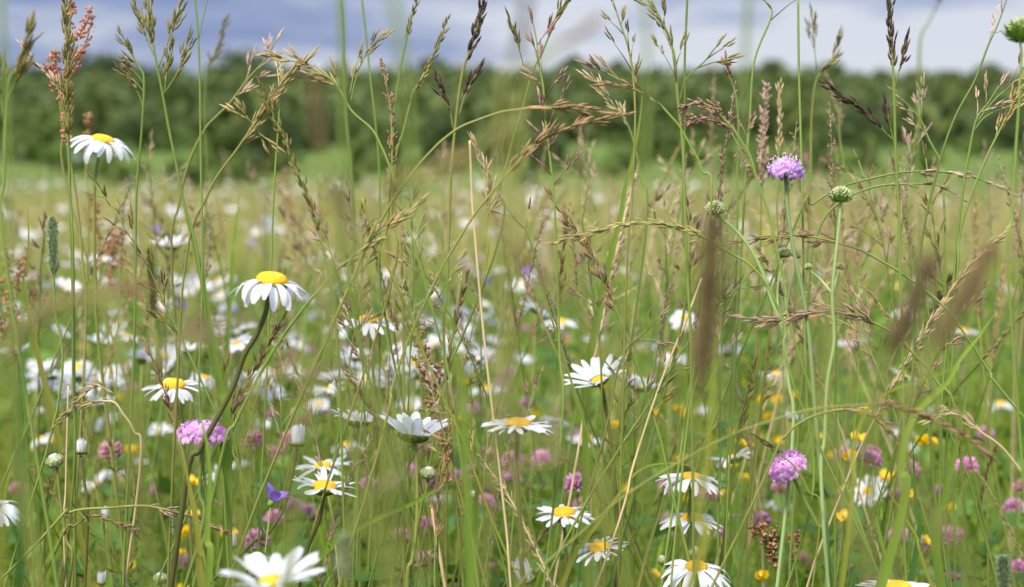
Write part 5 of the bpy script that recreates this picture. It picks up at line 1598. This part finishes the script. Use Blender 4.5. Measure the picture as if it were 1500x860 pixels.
# flowers too many to count, far out in the meadow
def far_flowers(name, n, d0, d1, R0, mat, hmean, label, seed, disc_=True, spread=.36, xskew=0):
    rng = np.random.default_rng(seed)
    x, y = wedge(rng, n, d0, d1, .5, .6, spread)
    if xskew:
        k = rng.uniform(0, 1, n) < np.clip(.55 - xskew * x / (y * .36), .12, 1); x, y = x[k], y[k]; n = len(x)
    h = np.clip(rng.normal(hmean, .05, n), .2, .52) + np.array([ground_z(a, b) for a, b in zip(x, y)])
    c = np.stack([x, y, h], 1)
    K = 12
    tx, ty = rng.normal(0, .28, n), rng.normal(-.15, .3, n)
    V, F, MI, off = [], [], [], 0
    a = np.arange(K) * 2 * np.pi / K
    rr = R0 * (0.72 + .28 * (np.arange(K) % 2))
    sc = rng.uniform(.8, 1.15, n)[:, None]
    ox = np.cos(a)[None] * rr[None] * sc; oy = np.sin(a)[None] * rr[None] * sc
    oz = -ox * tx[:, None] - oy * ty[:, None] - R0 * .25
    ring = np.stack([c[:, None, 0] + ox, c[:, None, 1] + oy, c[:, None, 2] + oz], 2)
    pts = np.concatenate([c[:, None, :], ring], 1)             # n, K+1, 3
    b = (np.arange(n) * (K + 1))[:, None]
    tri = np.concatenate([b + np.array([[0, 1 + i, 1 + (i + 1) % K]]) for i in range(K)], 0)
    V.append(pts.reshape(-1, 3)); F.append(tri); MI.append(np.zeros(len(tri))); off = n * (K + 1)
    # stalk (three thin sides) and disc
    q = np.array([[.0012, 0], [-.0006, .001], [-.0006, -.001]])
    top = np.stack([np.concatenate([c[:, :2] + q[i], c[:, 2:] - R0 * .1], 1) for i in range(3)], 1)
    bot = top.copy(); bot[:, :, 2] = np.array([ground_z(a_, b_) for a_, b_ in zip(x, y)])[:, None]
    st = np.concatenate([top, bot], 1); b = off + (np.arange(n) * 6)[:, None]
    t = [b + np.array([[i, 3 + i, (i + 1) % 3]]) for i in range(3)] + [b + np.array([[(i + 1) % 3, 3 + i, 3 + (i + 1) % 3]]) for i in range(3)]
    t = np.concatenate(t, 0); V.append(st.reshape(-1, 3)); F.append(t); MI.append(np.ones(len(t))); off += n * 6
    mats = [mat, 'stem_green']
    if disc_:
        mats.append('disc_yellow')
        rd = R0 * .27
        dr = np.stack([c[:, None, 0] + np.cos(a[::2])[None] * rd * sc, c[:, None, 1] + np.sin(a[::2])[None] * rd * sc, np.repeat(c[:, None, 2] + R0 * .02, 6, 1)], 2)
        tp = c.copy(); tp[:, 2] += R0 * .2
        pts = np.concatenate([tp[:, None, :], dr], 1); b = off + (np.arange(n) * 7)[:, None]
        tri = np.concatenate([b + np.array([[0, 1 + i, 1 + (i + 1) % 6]]) for i in range(6)], 0)
        V.append(pts.reshape(-1, 3)); F.append(tri); MI.append(np.full(len(tri), 2))
    o = np_mesh(name, np.concatenate(V), np.concatenate(F), None, np.concatenate(MI), mats)
    tag(o, label, 'flowers', None, 'stuff')
far_flowers('distant_daisies', 560, 4.2, 13.5, .024, 'petal_white', .43, 'countless daisies dwindling into the far meadow', 21, True, .36, .6)
far_flowers('distant_clover', 260, 3.2, 12, .012, 'clover_pink', .30, 'countless pink clover heads farther back in the meadow', 22, False)
far_flowers('distant_buttercups', 140, 3.0, 12, .010, 'buttercup_yellow', .36, 'countless buttercups farther back in the meadow', 23, False)

# ================================================================== labels of the look-alikes: told by their nearest landmark
LAND = [((398, 430), 'the bent stem daisy'), ((150, 230), 'the highest daisy'), ((252, 360), 'the small upswept daisy'), ((539, 480), 'the hanging petal daisy'), ((254, 570), 'the dome daisy above the pink scabious'),
    ((875, 545), 'the fan shaped daisy'), ((759, 622), 'the daisy with the fly'), ((606, 630), 'the large cup daisy'), ((475, 700), 'the two ragged daisies'), ((398, 845), 'the big bottom daisy'), ((850, 778), 'the left tilted daisy'),
    ((1012, 760), 'the stack of three daisies'), ((1316, 850), 'the bottom right daisy'), ((1151, 250), 'the lilac scabious'), ((298, 632), 'the pink scabious'), ((1150, 684), 'the lower scabious'), ((1494, 48), 'the corner scabious'),
    ((1232, 287), 'the seeding scabious'), ((77, 360), 'the green timothy'), ((1035, 440), 'the dark blurred head'), ((1380, 450), 'the leaning blurred heads'), ((692, 250), 'the upright straw tip'), ((700, 45), 'the dark purple spike'),
    ((1304, 60), 'the tall dark spike'), ((230, 60), 'the heavy olive head'), ((1358, 787), 'the single buttercup'), ((612, 520), 'the brown red sorrel'), ((100, 100), 'the salmon sorrel'), ((1330, 610), 'the long arching brown head'), ((920, 330), 'the long arching gold head')]
ORD = ['nearest', 'second nearest', 'third nearest', 'fourth nearest', 'fifth nearest', 'sixth nearest', 'seventh nearest', 'eighth nearest', 'ninth nearest', 'tenth nearest', 'eleventh nearest', 'twelfth nearest']
SECT = ['right of', 'below right of', 'below', 'below left of', 'left of', 'above left of', 'above', 'above right of']
bins = {}
for o, noun, px, py, d in AUTO:
    (lx, ly), ph = min(LAND, key=lambda q: (q[0][0] - px) ** 2 + (q[0][1] - py) ** 2)
    if (px, py) == (1359, 787):
        o['label'] = 'single yellow buttercup cup facing left, low at the right'; continue
    if (px, py) == (366, 729):
        o['label'] = 'sharp violet bellflower left of the two ragged daisies'; continue
    sct = SECT[int(((math.degrees(math.atan2(py - ly, px - lx)) + 22.5) % 360) // 45)]
    bins.setdefault((noun, ph, sct), []).append((math.hypot(px - lx, py - ly), o))
for (noun, ph, sct), lst in bins.items():
    lst.sort(key=lambda q: q[0])
    for i, (_, o) in enumerate(lst):
        o['label'] = f'{noun}, {ORD[min(i, 11)] + " " if len(lst) > 1 else ""}{sct} {ph}'
